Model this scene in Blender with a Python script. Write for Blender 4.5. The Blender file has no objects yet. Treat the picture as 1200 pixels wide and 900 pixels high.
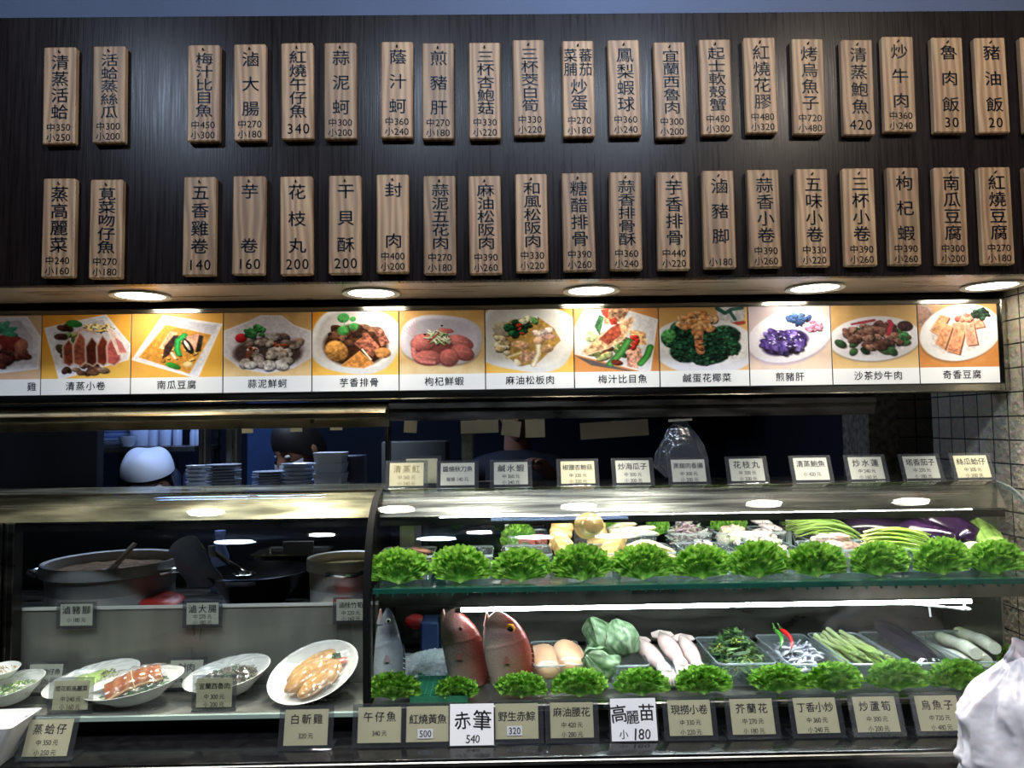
import bpy, bmesh, math, random
import numpy as np
from mathutils import Vector, Matrix, Euler, noise as mnoise
R = math.radians
C = bpy.context.scene.collection
SC = bpy.context.scene
# ------------------------------------------------------------------ camera
EYE = Vector((0, 0, 1.5)); FPX = 870.0
PITCH, ROLL, YAW = R(3.3), R(-0.80), R(-0.7)
CAMROT = Matrix.Rotation(YAW, 3, 'Z') @ Matrix.Rotation(R(90) + PITCH, 3, 'X') @ Matrix.Rotation(ROLL, 3, 'Z')
cam = bpy.data.cameras.new('camera'); camo = bpy.data.objects.new('camera', cam); C.objects.link(camo)
cam.sensor_width = 36; cam.lens = FPX / 1200 * 36; cam.clip_start = .05
camo.location = EYE; camo.rotation_euler = CAMROT.to_euler(); SC.camera = camo
# ------------------------------------------------------------------ exposure, world
SC.view_settings.view_transform = 'Standard'; SC.view_settings.look = 'None'
SC.view_settings.gamma = 1; SC.view_settings.use_curve_mapping = False
SC.view_settings.exposure = 0.0
SC.cycles.transparent_max_bounces = 40; SC.cycles.max_bounces = 8
SC.cycles.sample_clamp_indirect = 4.0
W = bpy.data.worlds.new('world'); SC.world = W; W.use_nodes = True
W.node_tree.nodes['Background'].inputs[0].default_value = (.35, .45, .7, 1)
W.node_tree.nodes['Background'].inputs[1].default_value = .02
def area(name, loc, rot, sx, sy, power, col):
    l = bpy.data.lights.new(name, 'AREA'); l.shape = 'RECTANGLE'; l.size = sx; l.size_y = sy
    l.energy = power; l.color = col
    o = bpy.data.objects.new(name, l); C.objects.link(o); o.location = loc; o.rotation_euler = rot; o['kind'] = 'helper'
    return o
# unseen fill lamps added over the dining side; the kitchen lamp follows
def lamp(name, loc, power, size, col):
    l = bpy.data.lights.new(name, 'AREA'); l.shape = 'DISK'; l.size = size; l.energy = power; l.color = col
    o = bpy.data.objects.new(name, l); C.objects.link(o); o.location = loc; o['kind'] = 'helper'
    o.rotation_euler = (Vector(loc) - Vector((loc[0] * .8, 1.45, 1.6))).to_track_quat('Z', 'Y').to_euler(); return o
for lx, ly, pw, cl in ((-1.1, .30, 7, (.62, .76, 1)), (-.28, .30, 6, (.66, .80, 1)), (.12, .30, 4, (.66, .80, 1)), (.45, .30, 8, (.70, .82, 1)), (1.0, .30, 7, (1, .88, .74))):
    lamp('dining_fill', (lx, ly, 2.62), pw, .16, cl)
for lx in (-1.35, -.72, -.1, .50):      # unseen spots added to light the counter cards from the front
    l = bpy.data.lights.new('counter_fill', 'SPOT'); l.energy = 46; l.color = (1, .95, .86); l.spot_size = R(58); l.spot_blend = .5; l.shadow_soft_size = .05
    o = bpy.data.objects.new('counter_fill', l); C.objects.link(o); o.location = (lx, .55, 2.66); o['kind'] = 'helper'; o.rotation_euler = (R(14), 0, 0)
area('fascia_fill', (.2, 1.18, 2.64), (R(12), 0, 0), .5, .08, 2.2, (.45, .62, 1))  # unseen area light added for blue sheen on board and upper wall
area('kitchen_light', (-1.15, 3.0, 2.35), (0, 0, 0), .7, .2, 9, (.32, .5, 1))
area('pass_fill', (-.85, 2.32, 2.15), (R(-22), 0, 0), .8, .15, 13, (.68, .80, 1))  # area light added to brighten the pots and plate stacks
DOWN_E = 30; SPOT_E = 34; TUBE_E = 78; TUBE2_E = 75; PRINT_E = .06
# ------------------------------------------------------------------ helpers
def ray(px, py):
    return CAMROT @ Vector(((px - 600) / FPX, -(py - 450) / FPX, -1))
def P(px, py, Y):
    d = ray(px, py); return EYE + d * (Y / d.y)
def Pz(px, py, z):
    d = ray(px, py); return EYE + d * ((z - EYE.z) / d.z)
def Z(py, Y): return P(600, py, Y).z
def X(px, py, Y): return P(px, py, Y).x
def lin(c): return tuple((x / 12.92 if x <= .04045 else ((x + .055) / 1.055) ** 2.4) for x in c)
def S(r, g=None, b=None):
    if isinstance(r, str): h = r.lstrip('#'); r, g, b = [int(h[i:i + 2], 16) for i in (0, 2, 4)]
    return lin((r / 255, g / 255, b / 255))
MATS = {}
def nn(t, typ, **kw):
    n = t.nodes.new(typ)
    for k, v in kw.items(): setattr(n, k, v)
    return n
def pm(name, col=(.5, .5, .5), rough=.5, metal=0, var=0, vs=8, bump=0, bs=60, st=(1, 1, 1), attr=False, coat=0,
       emit=0, spec=.5, rvar=0, sss=0, alpha=1, col2=None):
    """a Principled material; colour from a node mix of noise, or from the part's own colour attribute"""
    if name in MATS: return MATS[name]
    m = bpy.data.materials.new(name); m.use_nodes = True; MATS[name] = m
    t = m.node_tree; b = t.nodes['Principled BSDF']; L = t.links.new
    b.inputs['Roughness'].default_value = rough; b.inputs['Metallic'].default_value = metal
    b.inputs['Specular IOR Level'].default_value = spec; b.inputs['Coat Weight'].default_value = coat
    b.inputs['Coat Roughness'].default_value = .08; b.inputs['Alpha'].default_value = alpha
    if sss:
        b.inputs['Subsurface Weight'].default_value = sss; b.inputs['Subsurface Radius'].default_value = (.01, .006, .004)
        b.inputs['Subsurface Scale'].default_value = 1
    tc = nn(t, 'ShaderNodeTexCoord'); mp = nn(t, 'ShaderNodeMapping'); L(tc.outputs['Object'], mp.inputs[0])
    mp.inputs['Scale'].default_value = st
    if attr:
        a = nn(t, 'ShaderNodeAttribute', attribute_name='Col'); src = a.outputs['Color']
    else:
        rgb = nn(t, 'ShaderNodeRGB'); rgb.outputs[0].default_value = (*col, 1); src = rgb.outputs[0]
    n = nn(t, 'ShaderNodeTexNoise'); n.inputs['Scale'].default_value = vs; n.inputs['Detail'].default_value = 5
    L(mp.outputs[0], n.inputs['Vector'])
    if var:
        mx = nn(t, 'ShaderNodeMix', data_type='RGBA', blend_type='MIX' if col2 else 'MULTIPLY')
        if col2:
            cr = nn(t, 'ShaderNodeValToRGB'); cr.color_ramp.elements[0].position = .38; cr.color_ramp.elements[1].position = .62
            L(n.outputs['Fac'], cr.inputs[0]); L(cr.outputs[0], mx.inputs['Factor'])
            L(src, mx.inputs['A']); mx.inputs['B'].default_value = (*col2, 1)
        else:
            mr = nn(t, 'ShaderNodeMapRange'); mr.inputs['From Min'].default_value = .3; mr.inputs['From Max'].default_value = .7
            mr.inputs['To Min'].default_value = 1 - var; mr.inputs['To Max'].default_value = 1 + var * .4
            L(n.outputs['Fac'], mr.inputs['Value']); mx.inputs['Factor'].default_value = 1
            L(src, mx.inputs['A']); L(mr.outputs[0], mx.inputs['B'])
        src = mx.outputs['Result']
    L(src, b.inputs['Base Color'])
    if rvar:
        mr = nn(t, 'ShaderNodeMapRange'); mr.inputs['From Min'].default_value = .3; mr.inputs['From Max'].default_value = .7
        mr.inputs['To Min'].default_value = max(.02, rough - rvar); mr.inputs['To Max'].default_value = rough + rvar
        L(n.outputs['Fac'], mr.inputs['Value']); L(mr.outputs[0], b.inputs['Roughness'])
    if bump:
        n2 = nn(t, 'ShaderNodeTexNoise'); n2.inputs['Scale'].default_value = bs; n2.inputs['Detail'].default_value = 3
        L(mp.outputs[0], n2.inputs['Vector'])
        bp = nn(t, 'ShaderNodeBump'); bp.inputs['Strength'].default_value = bump; bp.inputs['Distance'].default_value = .004
        L(n2.outputs['Fac'], bp.inputs['Height']); L(bp.outputs[0], b.inputs['Normal'])
    if emit:
        L(src, b.inputs['Emission Color']); b.inputs['Emission Strength'].default_value = emit
    return m
def glow(name, col, e):
    m = bpy.data.materials.new(name); m.use_nodes = True; t = m.node_tree; t.nodes.clear()
    em = nn(t, 'ShaderNodeEmission'); em.inputs[0].default_value = (*col, 1); em.inputs[1].default_value = e
    o = nn(t, 'ShaderNodeOutputMaterial'); t.links.new(em.outputs[0], o.inputs[0]); return m
def clear(name, tint=(1, 1, 1), gloss=1.0, rough=.02, haze=0, hcol=(.8, .85, .9), bump=0, bs=40, ior=1.45, st=(1, 1, 1)):
    """thin clear sheet: fresnel mix of transparent and mirror, with a little haze"""
    m = bpy.data.materials.new(name); m.use_nodes = True; t = m.node_tree; t.nodes.clear(); L = t.links.new
    tr = nn(t, 'ShaderNodeBsdfTransparent'); tr.inputs[0].default_value = (*tint, 1)
    gl = nn(t, 'ShaderNodeBsdfGlossy'); gl.inputs['Roughness'].default_value = rough
    fr = nn(t, 'ShaderNodeFresnel'); ge = nn(t, 'ShaderNodeNewGeometry'); io = nn(t, 'ShaderNodeMapRange'); L(ge.outputs['Backfacing'], io.inputs['Value']); io.inputs['To Min'].default_value = ior; io.inputs['To Max'].default_value = 1 / ior; L(io.outputs[0], fr.inputs['IOR'])
    mu = nn(t, 'ShaderNodeMath', operation='MULTIPLY'); L(fr.outputs[0], mu.inputs[0]); mu.inputs[1].default_value = gloss
    base = tr.outputs[0]
    if haze:
        df = nn(t, 'ShaderNodeBsdfDiffuse'); df.inputs[0].default_value = (*hcol, 1)
        tl = nn(t, 'ShaderNodeBsdfTranslucent'); tl.inputs[0].default_value = (*hcol, 1)
        m0 = nn(t, 'ShaderNodeMixShader'); m0.inputs[0].default_value = .4; L(df.outputs[0], m0.inputs[1]); L(tl.outputs[0], m0.inputs[2])
        m1 = nn(t, 'ShaderNodeMixShader'); m1.inputs[0].default_value = haze; L(base, m1.inputs[1]); L(m0.outputs[0], m1.inputs[2]); base = m1.outputs[0]
    mix = nn(t, 'ShaderNodeMixShader'); L(mu.outputs[0], mix.inputs[0]); L(base, mix.inputs[1]); L(gl.outputs[0], mix.inputs[2])
    if bump:
        tc = nn(t, 'ShaderNodeTexCoord'); mp = nn(t, 'ShaderNodeMapping'); L(tc.outputs['Object'], mp.inputs[0]); mp.inputs['Scale'].default_value = st
        n = nn(t, 'ShaderNodeTexNoise'); n.inputs['Scale'].default_value = bs; n.inputs['Detail'].default_value = 2; L(mp.outputs[0], n.inputs['Vector'])
        bp = nn(t, 'ShaderNodeBump'); bp.inputs['Strength'].default_value = bump; bp.inputs['Distance'].default_value = .004
        L(n.outputs['Fac'], bp.inputs['Height']); L(bp.outputs[0], gl.inputs['Normal']); L(bp.outputs[0], fr.inputs['Normal'])
    o = nn(t, 'ShaderNodeOutputMaterial'); L(mix.outputs[0], o.inputs[0]); MATS[name] = m; return m

class MB:
    """collects shapes with a colour per vertex; build() links them as one mesh object"""
    def __init__(s): s.v = []; s.f = []; s.c = []; s.mi = []; s.cur = (.8, .8, .8); s.m = 0
    def add(s, vs, fs, cols=None):
        b = len(s.v); s.v += [tuple(v) for v in vs]; s.f += [tuple(i + b for i in f) for f in fs]
        s.mi += [s.m] * len(fs); s.c += list(cols) if cols is not None else [s.cur] * len(vs); return s
    def bm(s, bm, M=None):
        bm.verts.ensure_lookup_table()
        vs = [(M @ v.co if M else v.co.copy()) for v in bm.verts]
        for i, v in enumerate(bm.verts): v.index = i
        s.add(vs, [[v.index for v in f.verts] for f in bm.faces]); bm.free(); return s
    def box(s, c, d, rot=None, bev=0, seg=1):
        b = bmesh.new(); bmesh.ops.create_cube(b, size=1); bmesh.ops.scale(b, vec=d, verts=b.verts)
        if bev: bmesh.ops.bevel(b, geom=list(b.edges), offset=bev, segments=seg, profile=.5, affect='EDGES')
        M = Matrix.Translation(c)
        if rot is not None: M = M @ (rot.to_4x4() if isinstance(rot, Matrix) else Euler(rot).to_matrix().to_4x4())
        return s.bm(b, M)
    def xprof(s, prof, x0, x1):
        """closed (y, z) outline swept along x"""
        n = len(prof); vs = [(x0, y, z) for y, z in prof] + [(x1, y, z) for y, z in prof]
        fs = [(i, (i + 1) % n, n + (i + 1) % n, n + i) for i in range(n)] + [tuple(range(n))[::-1], tuple(range(n, 2 * n))]
        return s.add(vs, fs)
    def prism(s, pts, y0, y1):
        """closed (x, z) outline swept along y"""
        n = len(pts); vs = [(x, y0, z) for x, z in pts] + [(x, y1, z) for x, z in pts]
        fs = [(i, (i + 1) % n, n + (i + 1) % n, n + i) for i in range(n)] + [tuple(range(n))[::-1], tuple(range(n, 2 * n))]
        return s.add(vs, fs)
    def tube(s, pts, rad, n=8, caps=True, flat=1, cols=None):
        pts = [Vector(p) for p in pts]; k = len(pts); rad = rad if hasattr(rad, '__len__') else [rad] * k
        up = Vector((0, 0, 1)); vs = []; cc = []
        for i, p in enumerate(pts):
            d = (pts[min(i + 1, k - 1)] - pts[max(i - 1, 0)]).normalized()
            if i == 0:
                a = d.cross(up) if abs(d.dot(up)) < .95 else d.cross(Vector((1, 0, 0)))
            else: a = a - d * a.dot(d)
            a.normalize(); b = d.cross(a)
            for j in range(n):
                th = 2 * math.pi * j / n; vs.append(p + (a * math.cos(th) + b * math.sin(th) * flat) * rad[i])
                cc.append(cols[i] if cols else s.cur)
        fs = [(i * n + j, i * n + (j + 1) % n, (i + 1) * n + (j + 1) % n, (i + 1) * n + j) for i in range(k - 1) for j in range(n)]
        if caps: fs += [tuple(range(n))[::-1], tuple(range((k - 1) * n, k * n))]
        return s.add(vs, fs, cc)
    def lathe(s, prof, n=32, sx=1, sy=1, c=(0, 0, 0), cols=None, cap=True):
        k = len(prof); vs = [(c[0] + r * sx * math.cos(2 * math.pi * j / n), c[1] + r * sy * math.sin(2 * math.pi * j / n), c[2] + z) for r, z in prof for j in range(n)]
        fs = [(i * n + j, i * n + (j + 1) % n, (i + 1) * n + (j + 1) % n, (i + 1) * n + j) for i in range(k - 1) for j in range(n)]
        if cap and prof[0][0] > 1e-6: fs.append(tuple(range(n))[::-1])
        if cap and prof[-1][0] > 1e-6: fs.append(tuple(range((k - 1) * n, k * n)))
        cc = [cols[i] for i in range(k) for j in range(n)] if cols else None
        return s.add(vs, fs, cc)
    def grid(s, fn, nu, nv, col=None, wrap=False):
        vs = [fn(i / nu, j / nv) for j in range(nv + 1) for i in range(nu + (0 if wrap else 1))]; w = nu if wrap else nu + 1
        cc = [col(i / nu, j / nv) for j in range(nv + 1) for i in range(w)] if col else None
        fs = [(j * w + i, j * w + (i + 1) % w, (j + 1) * w + (i + 1) % w, (j + 1) * w + i) for j in range(nv) for i in range(nu)]
        return s.add(vs, fs, cc)
    def ico(s, c, r, sub=3, amp=0, freq=3, seed=0, rot=None, col=None, sq=None):
        b = bmesh.new(); bmesh.ops.create_icosphere(b, subdivisions=sub, radius=1); cc = []
        r = r if hasattr(r, '__len__') else (r, r, r)
        off = Vector((seed * 7.3, seed * 3.1, seed * 1.7)); rm = Euler(rot).to_matrix() if rot else None
        for v in b.verts:
            p = v.co.copy(); nz = mnoise.noise(p * freq + off)
            cc.append(col(p, nz) if col else s.cur)
            if sq: p = Vector([math.copysign(abs(x) ** sq, x) for x in p])
            p = p * (1 + amp * nz); p = Vector((p.x * r[0], p.y * r[1], p.z * r[2]))
            if rm: p = rm @ p
            v.co = p + Vector(c)
        b.verts.ensure_lookup_table()
        for i, v in enumerate(b.verts): v.index = i
        s.add([v.co.copy() for v in b.verts], [[v.index for v in f.verts] for f in b.faces], cc); b.free(); return s
    def mesh(s, name, mats, smooth=35):
        me = bpy.data.meshes.new(name); me.from_pydata(s.v, [], s.f)
        a = me.color_attributes.new('Col', 'FLOAT_COLOR', 'POINT')
        a.data.foreach_set('color', np.array([(*c[:3], 1) for c in s.c], dtype=np.float32).ravel())
        for m in (mats if isinstance(mats, (list, tuple)) else [mats]): me.materials.append(m)
        me.polygons.foreach_set('material_index', s.mi)
        b = bmesh.new(); b.from_mesh(me); bmesh.ops.recalc_face_normals(b, faces=b.faces); b.to_mesh(me); b.free()
        if smooth:
            me.polygons.foreach_set('use_smooth', [True] * len(me.polygons)); me.set_sharp_from_angle(angle=R(smooth))
        me.update(); return me
    def build(s, name, mats, parent=None, loc=None, rot=None, smooth=35):
        o = bpy.data.objects.new(name, s.mesh(name, mats, smooth)); C.objects.link(o)
        if parent: o.parent = parent
        if loc is not None: o.location = loc
        if rot is not None: o.rotation_euler = rot
        return o
def tag(o, label, cat, group=None, kind=None):
    o['label'] = label; o['category'] = cat
    if group: o['group'] = group
    if kind: o['kind'] = kind
    return o
def thing(name, label, cat, loc=(0, 0, 0), rot=(0, 0, 0), group=None):
    o = bpy.data.objects.new(name, None); o.empty_display_size = .02; C.objects.link(o)
    o.location = loc; o.rotation_euler = rot; return tag(o, label, cat, group)
def struct(name, mb, m, smooth=35):
    o = mb.build(name, m, smooth=smooth); o['kind'] = 'structure'; return o
def dup(o, loc=None, rot=None, label=None, scale=None, parent=None):
    c = o.copy(); C.objects.link(c)
    if parent: c.parent = parent
    if loc is not None: c.location = loc
    if rot is not None: c.rotation_euler = rot
    if scale is not None: c.scale = scale
    if label: c['label'] = label
    for ch in o.children: dup(ch, parent=c)
    return c
# ---- lettering
GL = {}
def glyph(ch, wt=.0):
    k = (ch, wt)
    if k in GL: return GL[k]
    cu = bpy.data.curves.new('lettering', 'FONT'); cu.body = ch; cu.resolution_u = 3; cu.offset = wt
    o = bpy.data.objects.new('lettering', cu); C.objects.link(o)
    me = bpy.data.meshes.new_from_object(o.evaluated_get(bpy.context.evaluated_depsgraph_get()))
    v = np.array([tuple(x.co[:2]) for x in me.vertices]).reshape(-1, 2); f = [tuple(p.vertices) for p in me.polygons]
    bpy.data.objects.remove(o); bpy.data.curves.remove(cu); bpy.data.meshes.remove(me)
    GL[k] = (v, f); return GL[k]
gv = glyph('國')[0]; EMC = (gv.max(0) + gv.min(0)) / 2; EMS = (gv.max(0) - gv.min(0)).max() / .9
dv = glyph('8')[0]; DH = dv[:, 1].max() - dv[:, 1].min(); DC = (dv[:, 1].max() + dv[:, 1].min()) / 2
def put(mb, ch, cx, cz, w, h, y, wt=0.0, rot=0):
    """one character centred at (cx, cz) in the x-z plane at depth y"""
    v, f = glyph(ch)
    if not len(v): return
    if ord(ch) > 0x2000: q = (v - EMC) / EMS * np.array([w, h])
    else: q = (v - np.array([(v[:, 0].max() + v[:, 0].min()) / 2, DC])) / DH * h * np.array([w, 1])
    c, s = math.cos(rot), math.sin(rot)
    e = wt * (w if ord(ch) > 0x2000 else h)
    for dx, dz in (((-e, e), (e, -e)) if wt else ((0, 0),)):
        mb.add([(cx + dx + a * c - b * s, y, cz + dz + a * s + b * c) for a, b in q], f)
def put_h(mb, s, cx, cz, size, y, wt=0.0, dh=.75, dw=.9, gap=0.0):
    ws = [size if ord(ch) > 0x2000 else size * (.5 if ch != ' ' else .25) for ch in s]; tot = sum(ws) + gap * (len(s) - 1); x = cx - tot / 2
    for ch, w in zip(s, ws):
        if ord(ch) > 0x2000: put(mb, ch, x + w / 2, cz, size, size, y, wt)
        elif ch != ' ': put(mb, ch, x + w / 2, cz, dw, size * dh, y, wt)
        x += w + gap
def put_v(mb, s, cx, zt, zb, w, y, wt=0.0, hmax=None):
    n = len(s); cell = (zt - zb) / n; h = min(cell * 1.0, hmax or 9)
    step = (zt - zb - h) / max(1, n - 1)
    for i, ch in enumerate(s): put(mb, ch, cx, zt - h / 2 - i * step, w, h, y, wt)
# ------------------------------------------------------------------ materials
steel = pm('brushed_steel', S(172, 170, 162), .17, 1, var=.18, vs=3, st=(1.5, 40, 40), bump=.05, bs=5, rvar=.06)
steel_soft = pm('satin_steel', S(150, 148, 142), .36, 1, var=.25, vs=4, st=(6, 3, 1.2), bump=.04, bs=30, rvar=.08)
steel_warm = pm('bright_steel', S(232, 219, 178), .2, 1, var=.2, vs=3, st=(2.2, 14, 14), bump=.06, bs=4, rvar=.07)
steel_dark = pm('dark_steel', S(84, 82, 78), .35, 1, var=.3, vs=6, st=(2, 8, 8), rvar=.1)
black = pm('black_paint', S(14, 14, 16), .4)
rubber = pm('black_rubber', S(8, 8, 9), .75, spec=.15)
board_m = pm('dark_board', S(28, 20, 18), .29, var=.5, vs=7, st=(30, 1, 1.1), bump=.05, bs=12, rvar=.05, spec=.17)
soffit_m = pm('soffit_laminate', S(176, 156, 138), .32, .2, var=.3, vs=4, st=(1, 9, 9), rvar=.08)
stone = pm('black_stone', S(20, 20, 22), .16, var=.5, vs=50, spec=.6, bump=.02, bs=120, rvar=.06)
wall_m = pm('grey_paint', S(74, 84, 106), .7, var=.15, vs=3)
dark_m = pm('dark_wall', S(26, 28, 36), .6, var=.2, vs=5)
white_m = pm('white_plastic', S(225, 226, 224), .35)
porc = pm('porcelain', S(232, 232, 230), .18, spec=.6, coat=.2)
ink = pm('ink', S(28, 26, 32), .5)
carve = pm('carved_ink', S(13, 14, 26), .45)
glass = clear('case_glass', (.97, .99, .98), .9, .015, bump=.02, bs=9, st=(1, 1, 1))
shelf_glass = clear('shelf_glass', (.80, .93, .90), 1, .02, haze=.05, hcol=S(90, 160, 150))
teal_edge = pm('glass_edge', S(26, 76, 66), .15, spec=.7, alpha=.85)
splash_m = pm('splash_steel', S(142, 142, 136), .34, .6, var=.3, vs=3.5, st=(4, 3, .8), bump=.04, bs=20, rvar=.1)
acryl = clear('acrylic', (.86, .87, .88), 1.0, .04, haze=.05, hcol=S(150, 152, 158))
tubplast = clear('clear_tub', (.93, .95, .96), 1.4, .09, haze=.16, hcol=S(205, 220, 228), bump=.1, bs=30)
film_m = clear('cling_film', (.985, .985, .985), 1.15, .1, bump=.6, bs=55, haze=.06, hcol=(.9, .92, .95), st=(1, 1, 1))
paper = pm('cream_card', S(236, 226, 184), .6, var=.08, vs=20)
paper_pale = pm('pale_card', S(222, 220, 202), .6, var=.08, vs=20)
paper_w = pm('white_paper', S(228, 228, 230), .65)
veg = pm('food', rough=.42, attr=True, var=.12, vs=90, spec=.4)
wet = pm('wet_food', rough=.2, attr=True, var=.14, vs=110, spec=.5, bump=.12, bs=220, coat=.15)
shiny = pm('shiny_food', rough=.1, attr=True, spec=.6, coat=.5)
cloth_m = pm('cloth', rough=.85, attr=True, var=.15, vs=30)
skin_m = pm('skin', S(150, 108, 88), .5, sss=.1)

# ------------------------------------------------------------------ planes of the stall (metres; y is depth)
YB, YL, YG, YT = 1.40, 1.60, 1.345, 1.50            # board face, light box face, case glass, case top back edge
ZB0, ZB1 = Z(328, YB), Z(16, YB)                    # board bottom and top
XW = X(1180, 420, YL) + .004                        # tiled wall on the east side
XL = -1.35
ZC = P(444, 877, 1.29).z                                            # counter
ZT, ZP = 1.374, 1.327                               # case top back edge, lower edge of its sloping panel
ZS, ZF = Z(688, 1.353), Z(826, 1.35)                                # upper shelf, lower floor of the cold case
ZTR = P(300, 837, 1.345).z                                         # tray of the hot case
XS = X(429, 700, YG)                                # seam between the two cases
XR = X(1166, 568, YT)                               # end of the cold case
# ------------------------------------------------------------------ room shell
m = MB(); m.box((0, .3, -.01), (5.2, 7.4, .02)); struct('floor', m, pm('floor_tile', S(60, 58, 56), .35, var=.2, vs=4))
m = MB(); m.box((0, .3, 2.71), (5.2, 7.4, .02)); struct('ceiling', m, pm('ceiling_paint', S(88, 98, 122), .8))
m = MB(); m.box((0, -3.4, 1.35), (5.2, .05, 2.7)); struct('wall_front', m, pm('far_wall', S(96, 92, 88), .7))
m = MB(); m.box((-2.6, .3, 1.35), (.05, 7.4, 2.7)); struct('wall_west', m, dark_m)
m = MB(); m.box((0, 4.0, 1.35), (5.2, .05, 2.7)); struct('wall_kitchen', m, pm('kitchen_paint', S(24, 29, 42), .6, var=.2, vs=4))
# fascia: grey wall over the board, board, soffit
zf = Z(18, 1.47)
m = MB(); m.box((0, 1.50, (2.7 + ZB1 - .06) / 2), (2.0 * 2.6, .04, 2.7 - ZB1 + .06)); struct('wall_upper', m, wall_m)
t = m = MB(); m.box((-.12, YB + .012, (ZB0 + ZB1) / 2), (2.6 if XW > 1.2 else 2.42, .024, ZB1 - ZB0), bev=.002)
brd = m.build('menu_board', board_m); tag(brd, 'long dark brown wooden menu board above the dish photographs', 'menu board')
m = MB(); m.box((-.12, (YB + .024 + YL + .02) / 2, ZB0 + .012), (2.42, YL - YB, .024)); soff = struct('trim_1', m, soffit_m)
m = MB(); m.box((-.12, 1.64, ZB0 + .25), (2.42, .1, .5)); struct('trim_2', m, black)
# split-face tile wall
def tilemat(name, sc, c1, c2, rot):
    m = bpy.data.materials.new(name); m.use_nodes = True; t = m.node_tree; b = t.nodes['Principled BSDF']; L = t.links.new
    tc = nn(t, 'ShaderNodeTexCoord'); sx = nn(t, 'ShaderNodeSeparateXYZ'); mp = nn(t, 'ShaderNodeCombineXYZ'); L(tc.outputs['Object'], sx.inputs[0]); L(sx.outputs['Y' if rot else 'X'], mp.inputs[0]); L(sx.outputs['Z'], mp.inputs[1])
    br = nn(t, 'ShaderNodeTexBrick'); L(mp.outputs[0], br.inputs['Vector']); br.offset = 0
    br.inputs['Scale'].default_value = 1; br.inputs['Brick Width'].default_value = sc; br.inputs['Row Height'].default_value = sc
    br.inputs['Mortar Size'].default_value = sc * .035; br.inputs['Mortar Smooth'].default_value = .2
    br.inputs['Color1'].default_value = (*c1, 1); br.inputs['Color2'].default_value = (*c2, 1); br.inputs['Mortar'].default_value = (.01, .01, .01, 1)
    n = nn(t, 'ShaderNodeTexNoise'); n.inputs['Scale'].default_value = 75; n.inputs['Detail'].default_value = 6; L(tc.outputs['Object'], n.inputs['Vector'])
    mx = nn(t, 'ShaderNodeMix', data_type='RGBA', blend_type='MULTIPLY'); mx.inputs['Factor'].default_value = .6
    L(br.outputs['Color'], mx.inputs['A']); L(n.outputs['Color'], mx.inputs['B']); L(mx.outputs['Result'], b.inputs['Base Color'])
    ad = nn(t, 'ShaderNodeMath', operation='SUBTRACT'); L(n.outputs['Fac'], ad.inputs[0]); L(br.outputs['Fac'], ad.inputs[1])
    bp = nn(t, 'ShaderNodeBump'); bp.inputs['Strength'].default_value = .9; bp.inputs['Distance'].default_value = .012
    L(ad.outputs[0], bp.inputs['Height']); L(bp.outputs[0], b.inputs['Normal']); b.inputs['Roughness'].default_value = .85
    return m
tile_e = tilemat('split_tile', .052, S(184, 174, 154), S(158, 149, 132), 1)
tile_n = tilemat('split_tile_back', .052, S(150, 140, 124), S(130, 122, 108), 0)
m = MB(); m.box((XW + .2, 1.05, 1.35), (.4, 1.7, 2.7)); struct('wall_east', m, tile_e)
xa, xb = X(1054, 500, 2.05), X(1104, 500, 2.05)
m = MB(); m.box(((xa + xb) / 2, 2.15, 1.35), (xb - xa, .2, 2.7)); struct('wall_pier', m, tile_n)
xa2 = X(1028, 500, 2.0)
m = MB(); m.box(((xa2 + xa) / 2, 2.13, 1.35), (xa - xa2 - .003, .16, 2.7)); struct('pillar_pebble', m, pm('pebble_dash', S(120, 112, 100), .8, var=.7, vs=60, bump=1, bs=70))
m = MB(); m.box((XW + .2, 2.9, 1.35), (.4, 1.6, 2.7)); struct('wall_kitchen_east', m, dark_m)
# ------------------------------------------------------------------ downlights in the soffit
YD = (YB + YL) / 2 + .012
dl_emit = glow('lamp_lens', (1, .93, .78), DOWN_E)
dl = thing('downlight', 'x', 'ceiling light', (0, 0, 0))
a = MB(); a.lathe([(.047, -.0005), (.058, -.0015), (.0585, .001), (.047, .0015), (.046, .008)], 40, cap=False); a.build('trim_ring', pm('ring', S(236, 232, 220), .3), dl)
a = MB(); a.lathe([(0, .0015), (.046, .001)], 40); a.build('lens', dl_emit, dl)
for i, (px, lab) in enumerate(((165, 'round downlight in the soffit above the pumpkin tofu photograph'),
      (435, 'round downlight in the soffit above the taro rib photograph'), (693, 'round downlight in the soffit above the flounder photograph'),
      (955, 'round downlight in the soffit above the fried liver photograph'), (1172, 'round downlight in the soffit beside the tiled wall'))):
    o = dl if i == 0 else dup(dl)
    o['label'] = lab; o['group'] = 'soffit downlights'; o.location = (X(px, 341, YD) if px < 1100 else XW - .088, YD, ZB0 - .003)
    l = bpy.data.lights.new('downlight_beam', 'SPOT'); l.energy = SPOT_E; l.color = (1, .92, .78); l.spot_size = R(66); l.spot_blend = .35; l.shadow_soft_size = .04
    s_ = bpy.data.objects.new('downlight_beam', l); C.objects.link(s_); s_.location = o.location + Vector((0, 0, -.004)); s_['kind'] = 'helper'; s_.rotation_euler = (R(-16), 0, 0)
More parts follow.
